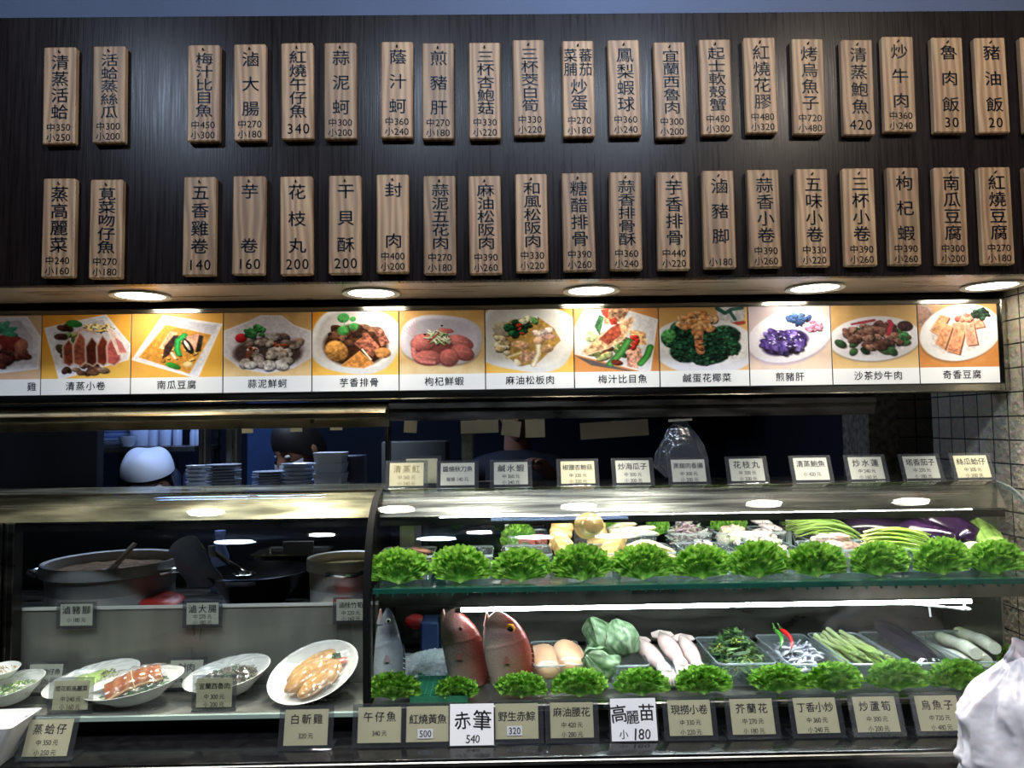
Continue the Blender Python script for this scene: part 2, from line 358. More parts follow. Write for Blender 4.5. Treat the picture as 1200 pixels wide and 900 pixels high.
# ------------------------------------------------------------------ light box
ZL0, ZL1 = Z(466, YL), Z(357, YL)
xl, xr = XL, XW - .004
lb = thing('light_box', 'long stainless steel sign box holding a row of dish photographs', 'sign box', (0, 0, 0))
fr = .016
m = MB(); m.box(((xl + xr) / 2, YL + .035, (ZL0 + ZL1) / 2), (xr - xl, .06, ZL1 - ZL0)); m.build('box_body', steel_dark, lb)
m = MB()
m.box(((xl + xr) / 2, YL + .001, ZL1 - .006), (xr - xl, .012, .012), bev=.002)
m.box(((xl + xr) / 2, YL + .001, ZL0 + .009), (xr - xl, .012, .018), bev=.002)
m.box((xr - .006, YL, (ZL0 + ZL1) / 2), (.012, .0121, ZL1 - ZL0), bev=.002)
m.build('face_frame', steel, lb)
m = MB(); m.xprof([(YL + .03, ZL1 + .0), (YL + .07, ZL1), (YL + .07, ZB0), (YL + .03, ZB0)], xl, xr); m.build('top_filler', black, lb)
# rail below the box: long fluted lip on the west half, plainer one on the east
zr = lambda y: Z(y, 1.6)
xm = X(455, 480, 1.6)
rl = thing('service_rail', 'stainless steel rail under the sign box over the serving hatch', 'rail')
m = MB(); m.xprof([(1.625, zr(468)), (1.598, zr(473)), (1.565, zr(477)), (1.553, zr(482)), (1.556, zr(487)), (1.572, zr(489)), (1.66, zr(489)), (1.66, zr(468))], xl, xm); m.build('rail_lip', steel_warm, rl)
m = MB(); m.xprof([(1.60, zr(489)), (1.60, zr(498)), (1.66, zr(498)), (1.66, zr(489.2))], xl, xm); m.build('lower_strip', steel_soft, rl)
m = MB(); m.xprof([(1.62, zr(467)), (1.60, zr(471)), (1.60, zr(477)), (1.61, zr(478)), (1.61, zr(491)), (1.66, zr(491)), (1.66, zr(467))], xm + .001, X(1028, 480, 1.6)); m.build('plain_strip', steel_dark, rl)
m = MB(); p = P(367, 494, 1.6); m.tube([(p.x, 1.602, p.z), (p.x, 1.590, p.z)], .0045, 12); m.build('screw', black, rl)
# ------------------------------------------------------------------ counter
ct = thing('stone_counter', 'glossy black stone counter running in front of the display cases', 'counter')
m = MB(); m.box(((XL + XW) / 2, 1.45, ZC - .02), (XW - XL - .012, .41, .04), bev=.003, seg=2); m.build('countertop', stone, ct)
m = MB(); m.box(((XL + XW) / 2, 1.47, (ZC - .041) / 2), (XW - XL - .012, .37, ZC - .041)); m.build('base_cabinet', black, ct)
m = MB(); m.box(((XL + XW) / 2, 1.13, .78), (XW - XL - .012, .30, .03), bev=.003); m.build('customer_ledge', stone, ct)
m = MB(); m.box(((XL + XW) / 2, 1.245, ZC - .008), (XW - XL - .012, .006, .008), bev=.0015); m.build('front_edging', steel_soft, ct)
# ------------------------------------------------------------------ cold display case
def curve(y0=0, n=14):
    """(y, z) run of the bent front glass, top to foot"""
    k = [(1.498, 1.3775), (1.455, 1.368), (1.418, 1.347), (1.388, 1.318), (1.365, 1.278), (1.351, 1.23), (1.345, 1.18), (1.345, 1.08), (1.345, ZF + .004)]
    o = []
    for i in range(len(k) - 1):
        p0, p1, p2, p3 = k[max(i - 1, 0)], k[i], k[i + 1], k[min(i + 2, len(k) - 1)]
        for j in range(4):
            u = j / 4
            o.append(tuple(.5 * (2 * p1[c] + (p2[c] - p0[c]) * u + (2 * p0[c] - 5 * p1[c] + 4 * p2[c] - p3[c]) * u * u + (3 * p1[c] - p0[c] - 3 * p2[c] + p3[c]) * u ** 3) for c in (0, 1)))
    return o + [k[-1]]
CV = curve()
def bent(mb, x0, x1, th, z_end=None, off=0):
    pr = [(y + off, z) for y, z in CV if z_end is None or z >= z_end]
    outer = pr; inner = []
    for i, (y, z) in enumerate(pr):
        a, b = pr[max(i - 1, 0)], pr[min(i + 1, len(pr) - 1)]; d = Vector((b[0] - a[0], b[1] - a[1])).normalized()
        inner.append((y - d.y * th, z + d.x * th) if False else (y + -d.y * th, z + d.x * th))
    n = len(outer)
    vs = [(x, y, z) for x in (x0, x1) for y, z in outer] + [(x, y, z) for x in (x0, x1) for y, z in inner]
    q = lambda s, l, i: l * 2 * n + s * n + i
    fs = []
    for i in range(n - 1):
        fs += [(q(0, 0, i), q(1, 0, i), q(1, 0, i + 1), q(0, 0, i + 1)), (q(0, 1, i + 1), q(1, 1, i + 1), q(1, 1, i), q(0, 1, i)),
               (q(0, 0, i), q(0, 0, i + 1), q(0, 1, i + 1), q(0, 1, i)), (q(1, 0, i + 1), q(1, 0, i), q(1, 1, i), q(1, 1, i + 1))]
    fs += [(q(0, 0, 0), q(0, 1, 0), q(1, 1, 0), q(1, 0, 0)), (q(0, 0, n - 1), q(1, 0, n - 1), q(1, 1, n - 1), q(0, 1, n - 1))]
    return mb.add(vs, fs)
YK = 1.70
def case_top(parent, x0, x1, mat):
    m = MB(); m.xprof([(YT, ZT), (1.468, ZP), (1.472, ZP - .002), (1.49, ZP + .012), (YK + .03, ZP + .012), (YK + .03, ZT)], x0, x1); m.build('top_panel', mat, parent)
    m = MB(); m.xprof([(YT - .002, ZT + .001), (YT - .004, ZT + .004), (YT + .012, ZT + .004), (YT + .012, ZT + .001)], x0, x1); m.build('top_edging', steel, parent)
    m = MB(); m.xprof([(1.474, ZP - .004), (1.474, ZP - .018), (1.482, ZP - .018), (1.482, ZP - .004)], x0, x1); m.build('inner_lip', steel_dark, parent)
    m = MB(); m.box(((x0 + x1) / 2, YT + .10, ZT + .006), (x1 - x0, .003, .012)); m.build('back_stop', glass, parent)
cc = thing('cold_display_case', 'curved glass refrigerated display case filled with raw ingredients on two levels', 'display case')
case_top(cc, XS + .004, XR, steel)
m = MB(); bent(m, XS + .006, XR, .005); m.build('front_glass', glass, cc)
m = MB(); m.box(((XS + XR) / 2, (1.352 + YK) / 2, ZS - .004), (XR - XS - .02, YK - 1.352, .008)); m.build('upper_shelf', shelf_glass, cc)
m = MB(); m.box(((XS + XR) / 2, 1.3535, ZS - .004), (XR - XS - .02, .004, .010), bev=.001)
for i in range(46):
    x = XS + .02 + (XR - XS - .04) * i / 45; m.box((x, 1.353, ZS - .0105), (.003, .004, .005))
m.build('shelf_edge', teal_edge, cc)
zq = Z(709, 1.372); m = MB(); m.xprof([(1.372, ZS - .010), (1.372, zq), (1.377, zq), (1.377, ZS - .014), (1.42, ZS - .014), (1.42, ZS - .010)], XS + .02, XR - .01); m.build('shelf_support', steel_soft, cc)
# tube lamp under the shelf
x0, x1 = X(533, 713, 1.43), X(1150, 713, 1.43); zt = Z(713.5, 1.43)
m = MB(); m.tube([(x0 + .012, 1.43, zt), (x1 - .02, 1.43, zt)], .0038, 12); m.build('tube_lamp', glow('tube_light', (.86, .94, 1), TUBE_E), cc)
m = MB(); m.box(((x0 + x1) / 2, 1.446, zt + .012), (x1 - x0, .018, .010), bev=.002); m.tube([(x0, 1.43, zt), (x0 + .012, 1.43, zt)], .0055, 12); m.tube([(x1 - .02, 1.43, zt), (x1, 1.43, zt)], .0055, 12)
m.build('lamp_fitting', steel_dark, cc)
m = MB(); xw = x1 - .16
m.tube([(xw + .19 * math.sin(k / 13 * 3.1) * .7 + .02 * k / 13, 1.436 + .01 * math.sin(k), zt - .004 - .012 * math.sin(k / 13 * math.pi)) for k in range(14)], .0022, 6)
m.tube([(xw + .06, 1.43, zt - .008), (xw + .062, 1.43, zt - .028)], .002, 6); m.tube([(xw + .13, 1.43, zt), (xw + .125, 1.43, zt - .018)], .002, 6); m.build('lamp_wire', white_m, cc)
# second tube hidden behind the lip of the top
m = MB(); m.tube([(XS + .12, 1.487, ZP - .006), (XR - .06, 1.487, ZP - .006)], .004, 10); m.build('tube_lamp', glow('tube_light_upper', (1, .99, .92), TUBE2_E), cc)
# floor, back, ends
m = MB(); m.box(((XS + XR) / 2, (1.352 + YK) / 2, ZF - .006), (XR - XS - .012, YK - 1.352, .012)); m.build('floor_tray', steel_soft, cc)
m = MB(); m.box(((XS + XR) / 2, (1.342 + YK) / 2, (ZC + ZF - .014) / 2), (XR - XS - .004, YK - 1.38, ZF - .014 - ZC)); m.build('plinth', black, cc)
m = MB(); m.box(((XS + XR) / 2, 1.349, ZF - .002), (XR - XS - .008, .016, .010), bev=.002); m.build('front_sill', steel, cc)
m = MB(); m.box(((XS + XR) / 2, YK + .01, (ZF + ZS) / 2 - .002), (XR - XS, .012, ZS - ZF - .02)); m.build('lower_back_panel', steel_dark, cc)
xo, xp = X(594, 625, YK), X(922, 625, YK)
bg = clear('dark_back_glass', (.18, .2, .26), 3.0, .02)
for a, b in ((XS + .06, xo), (xo, xp), (xp, XR)):
    m = MB(); m.box(((a + b) / 2, YK + .01, (ZS + ZT) / 2), (b - a - .006, .005, ZT - ZS - .004)); m.build('sliding_pane', bg, cc)
for x in (xo, xp):
    m = MB(); m.box((x, YK - .012, (ZS + ZP) / 2 + .01), (.009, .012, ZP - ZS), bev=.001); m.build('pane_stile', white_m, cc)
m = MB(); m.box((XS + .045, YK - .07, (ZS + ZP) / 2), (.03, .13, ZP - ZS - .004)); m.build('inner_cheek', steel_soft, cc)
m = MB(); m.prism([(0, 0)] * 0 + [(XR, ZF), (XR + .004, ZF), (XR + .004, ZT), (XR, ZT)], 1.50, YK + .01); m.build('end_panel', steel_soft, cc)
m = MB(); bent(m, XR - .001, XR + .004, .009, off=-.001); m.build('glass_edge_strip', pm('frosted_edge', S(96, 106, 102), .25, alpha=.6), cc)
m = MB(); bent(m, XS - .0055, XS + .0065, .014, off=-.003); m.build('rubber_seal', rubber, cc)
m = MB(); m.box(((xo + xp) / 2, 1.63, ZS + .018), (xp - xo - .02, .12, .004)); m.box(((xo + xp) / 2, 1.573, ZS + .009), (xp - xo - .02, .004, .018)); m.box(((xo + xp) / 2, 1.687, ZS + .009), (xp - xo - .02, .004, .018)); m.build('riser', shelf_glass, cc)
# ------------------------------------------------------------------ hot display case
hc = thing('hot_food_case', 'curved glass display case with steel shelf of cooked dishes and pots', 'display case')
case_top(hc, XL, XS - .006, steel_warm)
m = MB(); bent(m, XL, XS - .006, .005, z_end=ZTR + .02); m.build('front_glass', glass, hc)
m = MB(); m.box(((XL + XS) / 2, (1.352 + YT) / 2, ZTR - .004), (XS - XL - .012, YT - 1.352, .008)); m.build('tray', splash_m, hc)
m = MB(); m.box(((XL + XS) / 2, 1.348, ZTR - .004), (XS - XL - .012, .006, .009), bev=.001); m.build('tray_edge', pm('pale_glass_edge', S(150, 170, 160), .15, spec=.8), hc)
zd = Z(706, YT)
m = MB(); m.box(((XL + XS) / 2, YT + .004, (ZTR + zd) / 2), (XS - XL - .012, .005, zd - ZTR)); m.build('splash_panel', splash_m, hc)
m = MB(); m.xprof([(YT - .001, zd), (YT + .012, zd), (YT + .012, zd + .004), (YT - .001, zd + .004)], XL, XS - .006); m.build('splash_edging', pm('highlight_edging', S(190, 190, 186), .3, .2), hc)  # highlight along the steel edge put into a pale, barely metallic colour
m = MB(); m.box(((XL + XS) / 2, 1.755, 1.085), (XS - XL - .012, .48, .03)); m.build('pot_table', steel_dark, hc)
m = MB(); m.box(((XL + XS) / 2, 1.42, (ZC + ZTR - .01) / 2), (XS - XL - .012, .06, ZTR - .011 - ZC)); m.build('plinth', black, hc)
xq0, xq1 = X(0, 720, 1.48), X(19, 720, 1.48)
m = MB()
for k, w in ((0, .010), (.013, .006), (.022, .012)): m.box((xq0 + k + .004, 1.481, (ZTR + ZP) / 2), (w, .03, ZP - ZTR - .002), bev=.001)
m.build('corner_post', steel_dark, hc)
m = MB(); m.box((XS - .012, YT + .1, (ZTR + ZP) / 2), (.004, .22, ZP - ZTR)); m.build('end_panel', steel_dark, hc)
# ------------------------------------------------------------------ carved wooden menu plaques
def woodmat(name, c1, c2, c3):
    m = bpy.data.materials.new(name); m.use_nodes = True; t = m.node_tree; b = t.nodes['Principled BSDF']; L = t.links.new
    tc = nn(t, 'ShaderNodeTexCoord'); oi = nn(t, 'ShaderNodeObjectInfo'); ad = nn(t, 'ShaderNodeVectorMath', operation='ADD')
    ml = nn(t, 'ShaderNodeMath', operation='MULTIPLY'); L(oi.outputs['Random'], ml.inputs[0]); ml.inputs[1].default_value = 37
    L(tc.outputs['Object'], ad.inputs[0]); L(ml.outputs[0], ad.inputs[1])
    mp = nn(t, 'ShaderNodeMapping'); L(ad.outputs[0], mp.inputs[0]); mp.inputs['Scale'].default_value = (1, 1, .16)
    n = nn(t, 'ShaderNodeTexNoise'); n.inputs['Scale'].default_value = 38; n.inputs['Detail'].default_value = 2; L(mp.outputs[0], n.inputs['Vector'])
    wv = nn(t, 'ShaderNodeTexWave', wave_type='RINGS', rings_direction='Y'); wv.inputs['Scale'].default_value = 17; wv.inputs['Distortion'].default_value = 7
    wv.inputs['Detail'].default_value = 2; wv.inputs['Detail Scale'].default_value = 1.2
    mp2 = nn(t, 'ShaderNodeMapping'); L(ad.outputs[0], mp2.inputs[0]); mp2.inputs['Scale'].default_value = (1.4, 1, .22); L(mp2.outputs[0], wv.inputs['Vector'])
    fine = nn(t, 'ShaderNodeTexNoise'); fine.inputs['Scale'].default_value = 300; mp3 = nn(t, 'ShaderNodeMapping'); mp3.inputs['Scale'].default_value = (1, 1, .05); L(ad.outputs[0], mp3.inputs[0]); L(mp3.outputs[0], fine.inputs['Vector'])
    r = nn(t, 'ShaderNodeValToRGB'); r.color_ramp.elements[0].color = (*c1, 1); r.color_ramp.elements[1].color = (*c2, 1)
    mx0 = nn(t, 'ShaderNodeMix', data_type='FLOAT'); mx0.inputs['Factor'].default_value = .62; L(wv.outputs['Fac'], mx0.inputs['A']); L(n.outputs['Fac'], mx0.inputs['B'])
    L(mx0.outputs['Result'], r.inputs[0]); r.color_ramp.elements[0].position = .2; r.color_ramp.elements[1].position = .8
    mx = nn(t, 'ShaderNodeMix', data_type='RGBA', blend_type='MULTIPLY'); mx.inputs['Factor'].default_value = .35; L(r.outputs[0], mx.inputs['A']); L(fine.outputs['Color'], mx.inputs['B'])
    hv = nn(t, 'ShaderNodeHueSaturation'); L(mx.outputs['Result'], hv.inputs['Color'])
    mr = nn(t, 'ShaderNodeMapRange'); mr.inputs['To Min'].default_value = .8; mr.inputs['To Max'].default_value = 1.2; L(oi.outputs['Random'], mr.inputs['Value']); L(mr.outputs[0], hv.inputs['Value'])
    L(hv.outputs[0], b.inputs['Base Color']); b.inputs['Roughness'].default_value = .5
    bp = nn(t, 'ShaderNodeBump'); bp.inputs['Strength'].default_value = .15; bp.inputs['Distance'].default_value = .002; L(fine.outputs['Fac'], bp.inputs['Height']); L(bp.outputs[0], b.inputs['Normal'])
    return m
wood = woodmat('plaque_wood', S(126, 92, 62), S(190, 150, 108), None)
YP = 1.384; PW, PH, PD = .0605, .1885, .0150
mb = MB(); mb.box((0, PD / 2, 0), (PW, PD, PH), bev=.0022); plaque_me = mb.mesh('plaque_board', wood)
mb = MB(); mb.tube([(0, .004, PH / 2 - .011), (0, -.003, PH / 2 - .0105), (.0006, -.0042, PH / 2 - .0085)], [.0016, .0016, .0013], 8); mb.lathe([(0, 0), (.0022, 0), (.0022, .0004), (0, .0004)], 10, c=(0, -.001, PH / 2 - .011)); nail_me = mb.mesh('nail', black)
# x centre, top and bottom pixel rows, dish, price lines, English
UP = [(69, 52, 171, '清蒸活蛤', '350/250', 'steamed live clams'), (127, 50, 170.5, '活蛤蒸絲瓜', '300/200', 'clams steamed with loofah'),
 (238, 49, 168.5, '梅汁比目魚', '450/300', 'plum sauce flounder'), (292.5, 48, 167.5, '滷大腸', '270/180', 'braised pork intestine'),
 (348, 46.5, 166, '紅燒午仔魚', '340', 'braised threadfin'), (398.5, 47, 165, '蒜泥蚵', '300/200', 'garlic oysters'),
 (465, 45, 164.5, '蔭汁蚵', '360/240', 'oysters in black bean sauce'), (513, 46, 166.5, '煎豬肝', '270/180', 'pan-fried pork liver'),
 (568, 46, 165.5, '三杯杏鮑菇', '330/220', 'three-cup king oyster mushroom'), (620, 42, 163, '三杯茭白筍', '330/220', 'three-cup water bamboo'),
 (678, 43, 164, '*', '270/180', 'tomato and preserved radish omelette'), (732, 43, 162, '鳳梨蝦球', '360/240', 'pineapple shrimp balls'),
 (786, 45, 165, '宜蘭西魯肉', '300/200', 'Yilan shredded pork stew'), (839.5, 42, 161.5, '起士軟殼蟹', '450/300', 'cheese soft-shell crab'),
 (892, 40, 159, '紅燒花膠', '480/320', 'braised fish maw'), (948, 42, 160, '烤烏魚子', '720/480', 'roasted mullet roe'),
 (1006, 43, 161, '清蒸鮑魚', '420', 'steamed abalone'), (1054, 38.5, 158, '炒牛肉', '360/240', 'stir-fried beef'),
 (1112, 39.5, 159, '魯肉飯', '30', 'braised pork rice'), (1163, 40, 159, '豬油飯', '20', 'lard rice'), (1217, 39, 158.5, '', '', '')]
LO = [(68, 205, 328.5, '蒸高麗菜', '240/160', 'steamed cabbage'), (123.5, 207, 329, '莧菜吻仔魚', '270/180', 'amaranth with whitebait'),
 (233, 203, 326.5, '五香雞卷', '140', 'five-spice chicken rolls'), (291, 202, 325.5, '芋卷', '160', 'taro rolls'), (347, 202, 326, '花枝丸', '200', 'cuttlefish balls'),
 (404, 201, 325, '干貝酥', '200', 'crispy scallops'), (460, 200, 323.5, '封肉', '400/200', 'sealed braised pork'), (515, 201.5, 325, '蒜泥五花肉', '270/180', 'garlic pork belly'),
 (568.5, 201.5, 325, '麻油松阪肉', '390/260', 'sesame oil pork neck'), (623, 199, 323, '和風松阪肉', '330/220', 'Japanese style pork neck'),
 (678, 198, 321.5, '糖醋排骨', '390/260', 'sweet and sour ribs'), (733.5, 197, 320.5, '蒜香排骨酥', '360/240', 'crispy garlic ribs'),
 (789, 197, 320, '芋香排骨', '440/220', 'taro ribs'), (843, 195, 318.5, '滷豬脚', '/180', 'braised pork trotter'),
 (896, 194, 317.5, '蒜香小卷', '390/260', 'garlic baby squid'), (953, 193.5, 316, '五味小卷', '330/220', 'five-flavour baby squid'),
 (1008, 193, 315, '三杯小卷', '390/260', 'three-cup baby squid'), (1060, 192, 314.5, '枸杞蝦', '390/260', 'goji shrimp'),
 (1115, 192, 314, '南瓜豆腐', '300/200', 'pumpkin tofu'), (1168.5, 191.5, 313.5, '紅燒豆腐', '270/180', 'braised tofu'), (1222, 191, 313, '', '', '')]
rng = random.Random(4)
for row, LST in (('upper', UP), ('lower', LO)):
    for cx, yt, yb, dish, price, eng in LST:
        p = P(cx, (yt + yb) / 2, YP)
        lab = f'wooden menu plaque carved with {dish} ({eng}), {row} row' if dish else f'blank-looking wooden menu plaque at the wall end of the {row} row, cut by the frame'
        if dish == '*': lab = f'wooden menu plaque carved with 蕃茄菜脯炒蛋 ({eng}), {row} row'
        t = thing('menu_plaque', lab, 'menu plaque', p, (0, R(rng.uniform(-.5, .5)), 0), 'hanging wooden menu plaques')
        for nm, me in (('board', plaque_me), ('nail', nail_me)):
            o = bpy.data.objects.new(nm, me); C.objects.link(o); o.parent = t
        if not dish: continue
        mb = MB(); y = -.0004; w = .0335; top = PH / 2 - .016; one = '/' not in price
        bot = -PH / 2 + (.040 if one else .046)
        if dish == '*':
            put_v(mb, '蕃茄', .0145, top, top - .055, .026, y, .012); put_v(mb, '菜脯', -.0145, top, top - .055, .026, y, .012)
            put_v(mb, '炒蛋', .001, top - .060, bot + .004, .033, y, .014)
        else: put_v(mb, dish, .002, top, bot, w, y, .012, hmax=.030 if len(dish) > 2 else .029)
        mb.build('dish_lettering', carve, t, smooth=0)
        mb = MB()
        if one: put_h(mb, price, .002, -PH / 2 + .020, .0285, y, .012, dh=.68, dw=.95, gap=.001)
        else:
            a, b_ = price.split('/')
            if a: put_h(mb, '中' + a, 0, -PH / 2 + .0315, .0172, y, .014, dh=.76, dw=1.0, gap=.0008)
            put_h(mb, '小' + b_, 0, -PH / 2 + .0120, .0172, y, .014, dh=.76, dw=1.0, gap=.0008)
        mb.build('price_lettering', carve, t, smooth=0)

# ------------------------------------------------------------------ price cards in clear stands
def card(px, py, Y, lines, label, w=.089, h=.064, lean=20, yaw=0, kind=0, roll=0, pos=None, foot=True, group='price cards', faint=False, hand=None, sticker=None):
    """stand with its foot at pixel (px, py) on depth Y; lines = dish name, price lines"""
    p = pos or P(px, py, Y)
    t = thing('price_card', label, 'price card', p, (0, R(roll), R(yaw)), group)
    rot = Matrix.Rotation(R(-lean), 3, 'X'); k = rot.to_4x4()
    def tr(mb):
        mb.v = [tuple(k @ Vector(v)) for v in mb.v]; return mb
    m = MB(); m.box((0, .0022, h / 2), (w, .0016, h), bev=.0004); m.box((0, -.0004, h / 2), (w, .0010, h), bev=.0003)
    m.box((0, .0009, .0008), (w, .0034, .0016)); tr(m)
    if foot:
        fl = .040 if foot is True else foot; m.box((0, fl / 2, .0011), (w, fl, .0018), bev=.0004)
    m.build('acrylic_stand', acryl, t)
    m = MB(); pw, ph = w * .80, h * .80
    if kind == 2: pw, ph = w * .93, h * .96
    m.box((0, .0008 if kind != 2 else -.0012, h / 2 + .001), (pw, .0006, ph)); tr(m).build('paper', (paper, paper_pale, paper_w)[kind], t)
    if lines:
        m = MB(); y = .0003 if kind != 2 else -.0017
        name = lines[0]; n = len(name); sz = min(.0165, pw / (n + .6))
        if n == 3 and sz > .0158: gap = .003
        else: gap = 0
        if hand:
            for ch, x, z, s, rt in hand: put(m, ch, x * w, h / 2 + z * h, s * h if ord(ch) > 0x2000 else .9, s * h * (1 if ord(ch) > 0x2000 else .75), y, .012, rt)
        else:
            put_h(m, name, 0, h / 2 + ph * .24 if len(lines) > 1 else h / 2 + ph * .15, sz, y, .014, gap=gap)
            for i, l in enumerate(lines[1:]):
                z = h / 2 - ph * (.12 + .27 * i) if len(lines) > 2 else h / 2 - ph * .22
                put_h(m, l, 0, z, .0092, y, .012, dh=.85)
        if sticker:
            mm = MB(); mm.box((-.004, -.0006, h / 2 - ph * .25), (.026, .0004, .015)); tr(mm).build('price_sticker', paper_w, t)
            put_h(m, sticker, -.004, h / 2 - ph * .25, .014, -.0010, .012)
        tr(m).build('lettering', pm('faint_ink', S(176, 160, 110), .6) if faint else ink, t, smooth=0)
    return t
TOPC = [(476, 574, ['清蒸魟', '中 360 元', '小 240 元'], 'steamed ray, yellow and faded', 0), (536, 573.5, ['醬燒秋刀魚', '每條 140 元'], 'soy saury, single price line', 1),
 (599, 572.5, ['鹹水蝦', '中 360 元', '小 240 元'], 'salt-water shrimp', 1), (678, 571, ['椒鹽杏鮑菇', '中 330 元', '小 220 元'], 'salt and pepper mushrooms', 0),
 (743, 570, ['炒海瓜子', '中 300 元', '小 200 元'], 'stir-fried clams', 1), (809, 569.5, ['黑豬肉香腸', '中 300 元', '小 200 元'], 'black pork sausage', 1),
 (878, 569, ['花枝丸', '中 300 元', '小 200 元'], 'cuttlefish balls', 1), (954, 568, ['清蒸鮑魚', '小 420 元'], 'steamed abalone', 1),
 (1019, 567, ['炒水蓮', '中 240 元', '小 160 元'], 'stir-fried water lily', 1), (1084, 566, ['塔香茄子', '中 270 元', '小 180 元'], 'basil eggplant', 1),
 (1144, 565, ['絲瓜蛤仔', '中 300 元', '小 200 元'], 'loofah and clams', 0)]
for px, py, ln, eng, k in TOPC:
    Y = 1.545; p = P(px, py, Y); p.z = ZT + .0005
    card(px, py, Y, ln, f'price card for {ln[0]} ({eng}) on top of the cold case', w=.088, h=.060, lean=13 if px < 500 else 20, kind=k, pos=p, faint=px == 476, group='price cards on top of the cold case')
p = P(494, 570, 1.60); p.z = ZT + .0005
card(0, 0, 0, None, 'unlettered yellowed price card standing behind the faded ray card', w=.084, h=.066, lean=8, kind=0, pos=p, group='price cards on top of the cold case')
LOWC = [(50, 884, 1.262, ['蒸蛤仔', '中 350 元', '小 250 元'], 'steamed clams', 0, 22), (357, 878, 1.285, ['白斬雞', '320 元'], 'poached chicken', 0, 14),
 (444, 876, 1.29, ['午仔魚', '340 元'], 'threadfin', 0, 12), (501, 874, 1.29, ['紅燒黃魚'], 'braised yellow croaker, handwritten 500', 0, 12),
 (606, 871.5, 1.295, ['野生赤鯮'], 'wild red porgy, handwritten 320', 0, 12), (671, 869, 1.295, ['麻油腰花', '中 420 元', '小 280 元'], 'sesame kidney', 0, 12),
 (811, 866, 1.295, ['現撈小卷', '中 330 元', '小 220 元'], 'fresh baby squid', 0, 18), (885, 864.5, 1.295, ['芥蘭花', '中 270 元', '小 180 元'], 'gai lan flowers', 0, 18),
 (961, 863, 1.295, ['丁香小炒', '中 360 元', '小 240 元'], 'stir-fried silver anchovies', 0, 20), (1032, 861, 1.295, ['炒蘆筍', '中 300 元', '小 200 元'], 'stir-fried asparagus', 0, 20),
 (1106, 859, 1.295, ['烏魚子', '中 720 元', '小 480 元'], 'mullet roe', 0, 20)]
for px, py, Y, ln, eng, k, le in LOWC:
    p = P(px, py, Y); p.z = ZC + .0005
    st = {'紅燒黃魚': '500', '野生赤鯮': '320'}.get(ln[0])
    card(px, py, Y, ln, f'price card for {ln[0]} ({eng}) standing on the black counter', w=.092, h=.070, lean=le, kind=k, pos=p, sticker=st, group='price cards along the counter')
p = P(553, 872.5, 1.288); p.z = ZC + .0005
card(0, 0, 0, ['赤筆', '540'], 'white handwritten card 赤筆 540 (red tilefish) between two cream cards', w=.080, h=.068, lean=12, kind=2, pos=p, group='price cards along the counter',
     hand=[('赤', -.20, .10, .42, .08), ('筆', .22, .10, .48, -.05), ('5', -.08, -.32, .26, -.1), ('4', .02, -.32, .26, -.1), ('0', .12, -.32, .24, -.1)])
p = P(744, 867, 1.293); p.z = ZC + .0005
card(0, 0, 0, ['高麗苗', '小180'], 'white handwritten card 高麗苗 small 180 (cabbage sprouts) on the counter', w=.084, h=.070, lean=14, kind=2, pos=p, group='price cards along the counter',
     hand=[('高', -.30, .14, .42, .1), ('麗', -.02, .06, .32, .05), ('苗', .27, .16, .40, 0), ('小', -.22, -.32, .22, 0), ('1', .02, -.32, .36, -.1), ('8', .14, -.32, .32, -.1), ('0', .27, -.32, .3, -.1)])
# cards clipped on the splash panel and standing among the plates
for px, py, ln, eng in ((89, 737, ['滷豬腳', '小 180 元'], 'braised trotter'), (237, 735.5, ['滷大腸', '中 270 元', '小 180 元'], 'braised intestine'), (411, 731, ['滷桂竹筍', '中 220 元', '小 160 元'], 'braised makino bamboo')):
    p = P(px, py, 1.490)
    card(px, py, 1.490, ln, f'price card for {ln[0]} ({eng}) hung on the steel splash panel', w=.078 if px < 400 else .07, h=.052, lean=0, kind=1, foot=False, pos=p, group='price cards in the hot case')
for px, py, Y, ln, eng, k, le in ((50, 792, 1.455, ['莧菜吻仔魚', '中 270 元', '小 180 元'], 'amaranth whitebait', 1, 12), (216, 789, 1.465, ['封肉', '每塊 200 元'], 'sealed pork', 1, 12),
        (81, 823, 1.36, ['櫻花蝦高麗菜', '中 240 元', '小 160 元'], 'sakura shrimp cabbage', 0, 8), (250, 820, 1.36, ['宜蘭西魯肉', '中 300 元', '小 200 元'], 'Yilan pork stew', 0, 6)):
    p = P(px, py, Y); p.z = ZTR + .0005
    card(px, py, Y, ln, f'price card for {ln[0]} ({eng}) standing among the plates in the hot case', w=.079, h=.062, lean=le, kind=k, pos=p, foot=.012, group='price cards in the hot case')
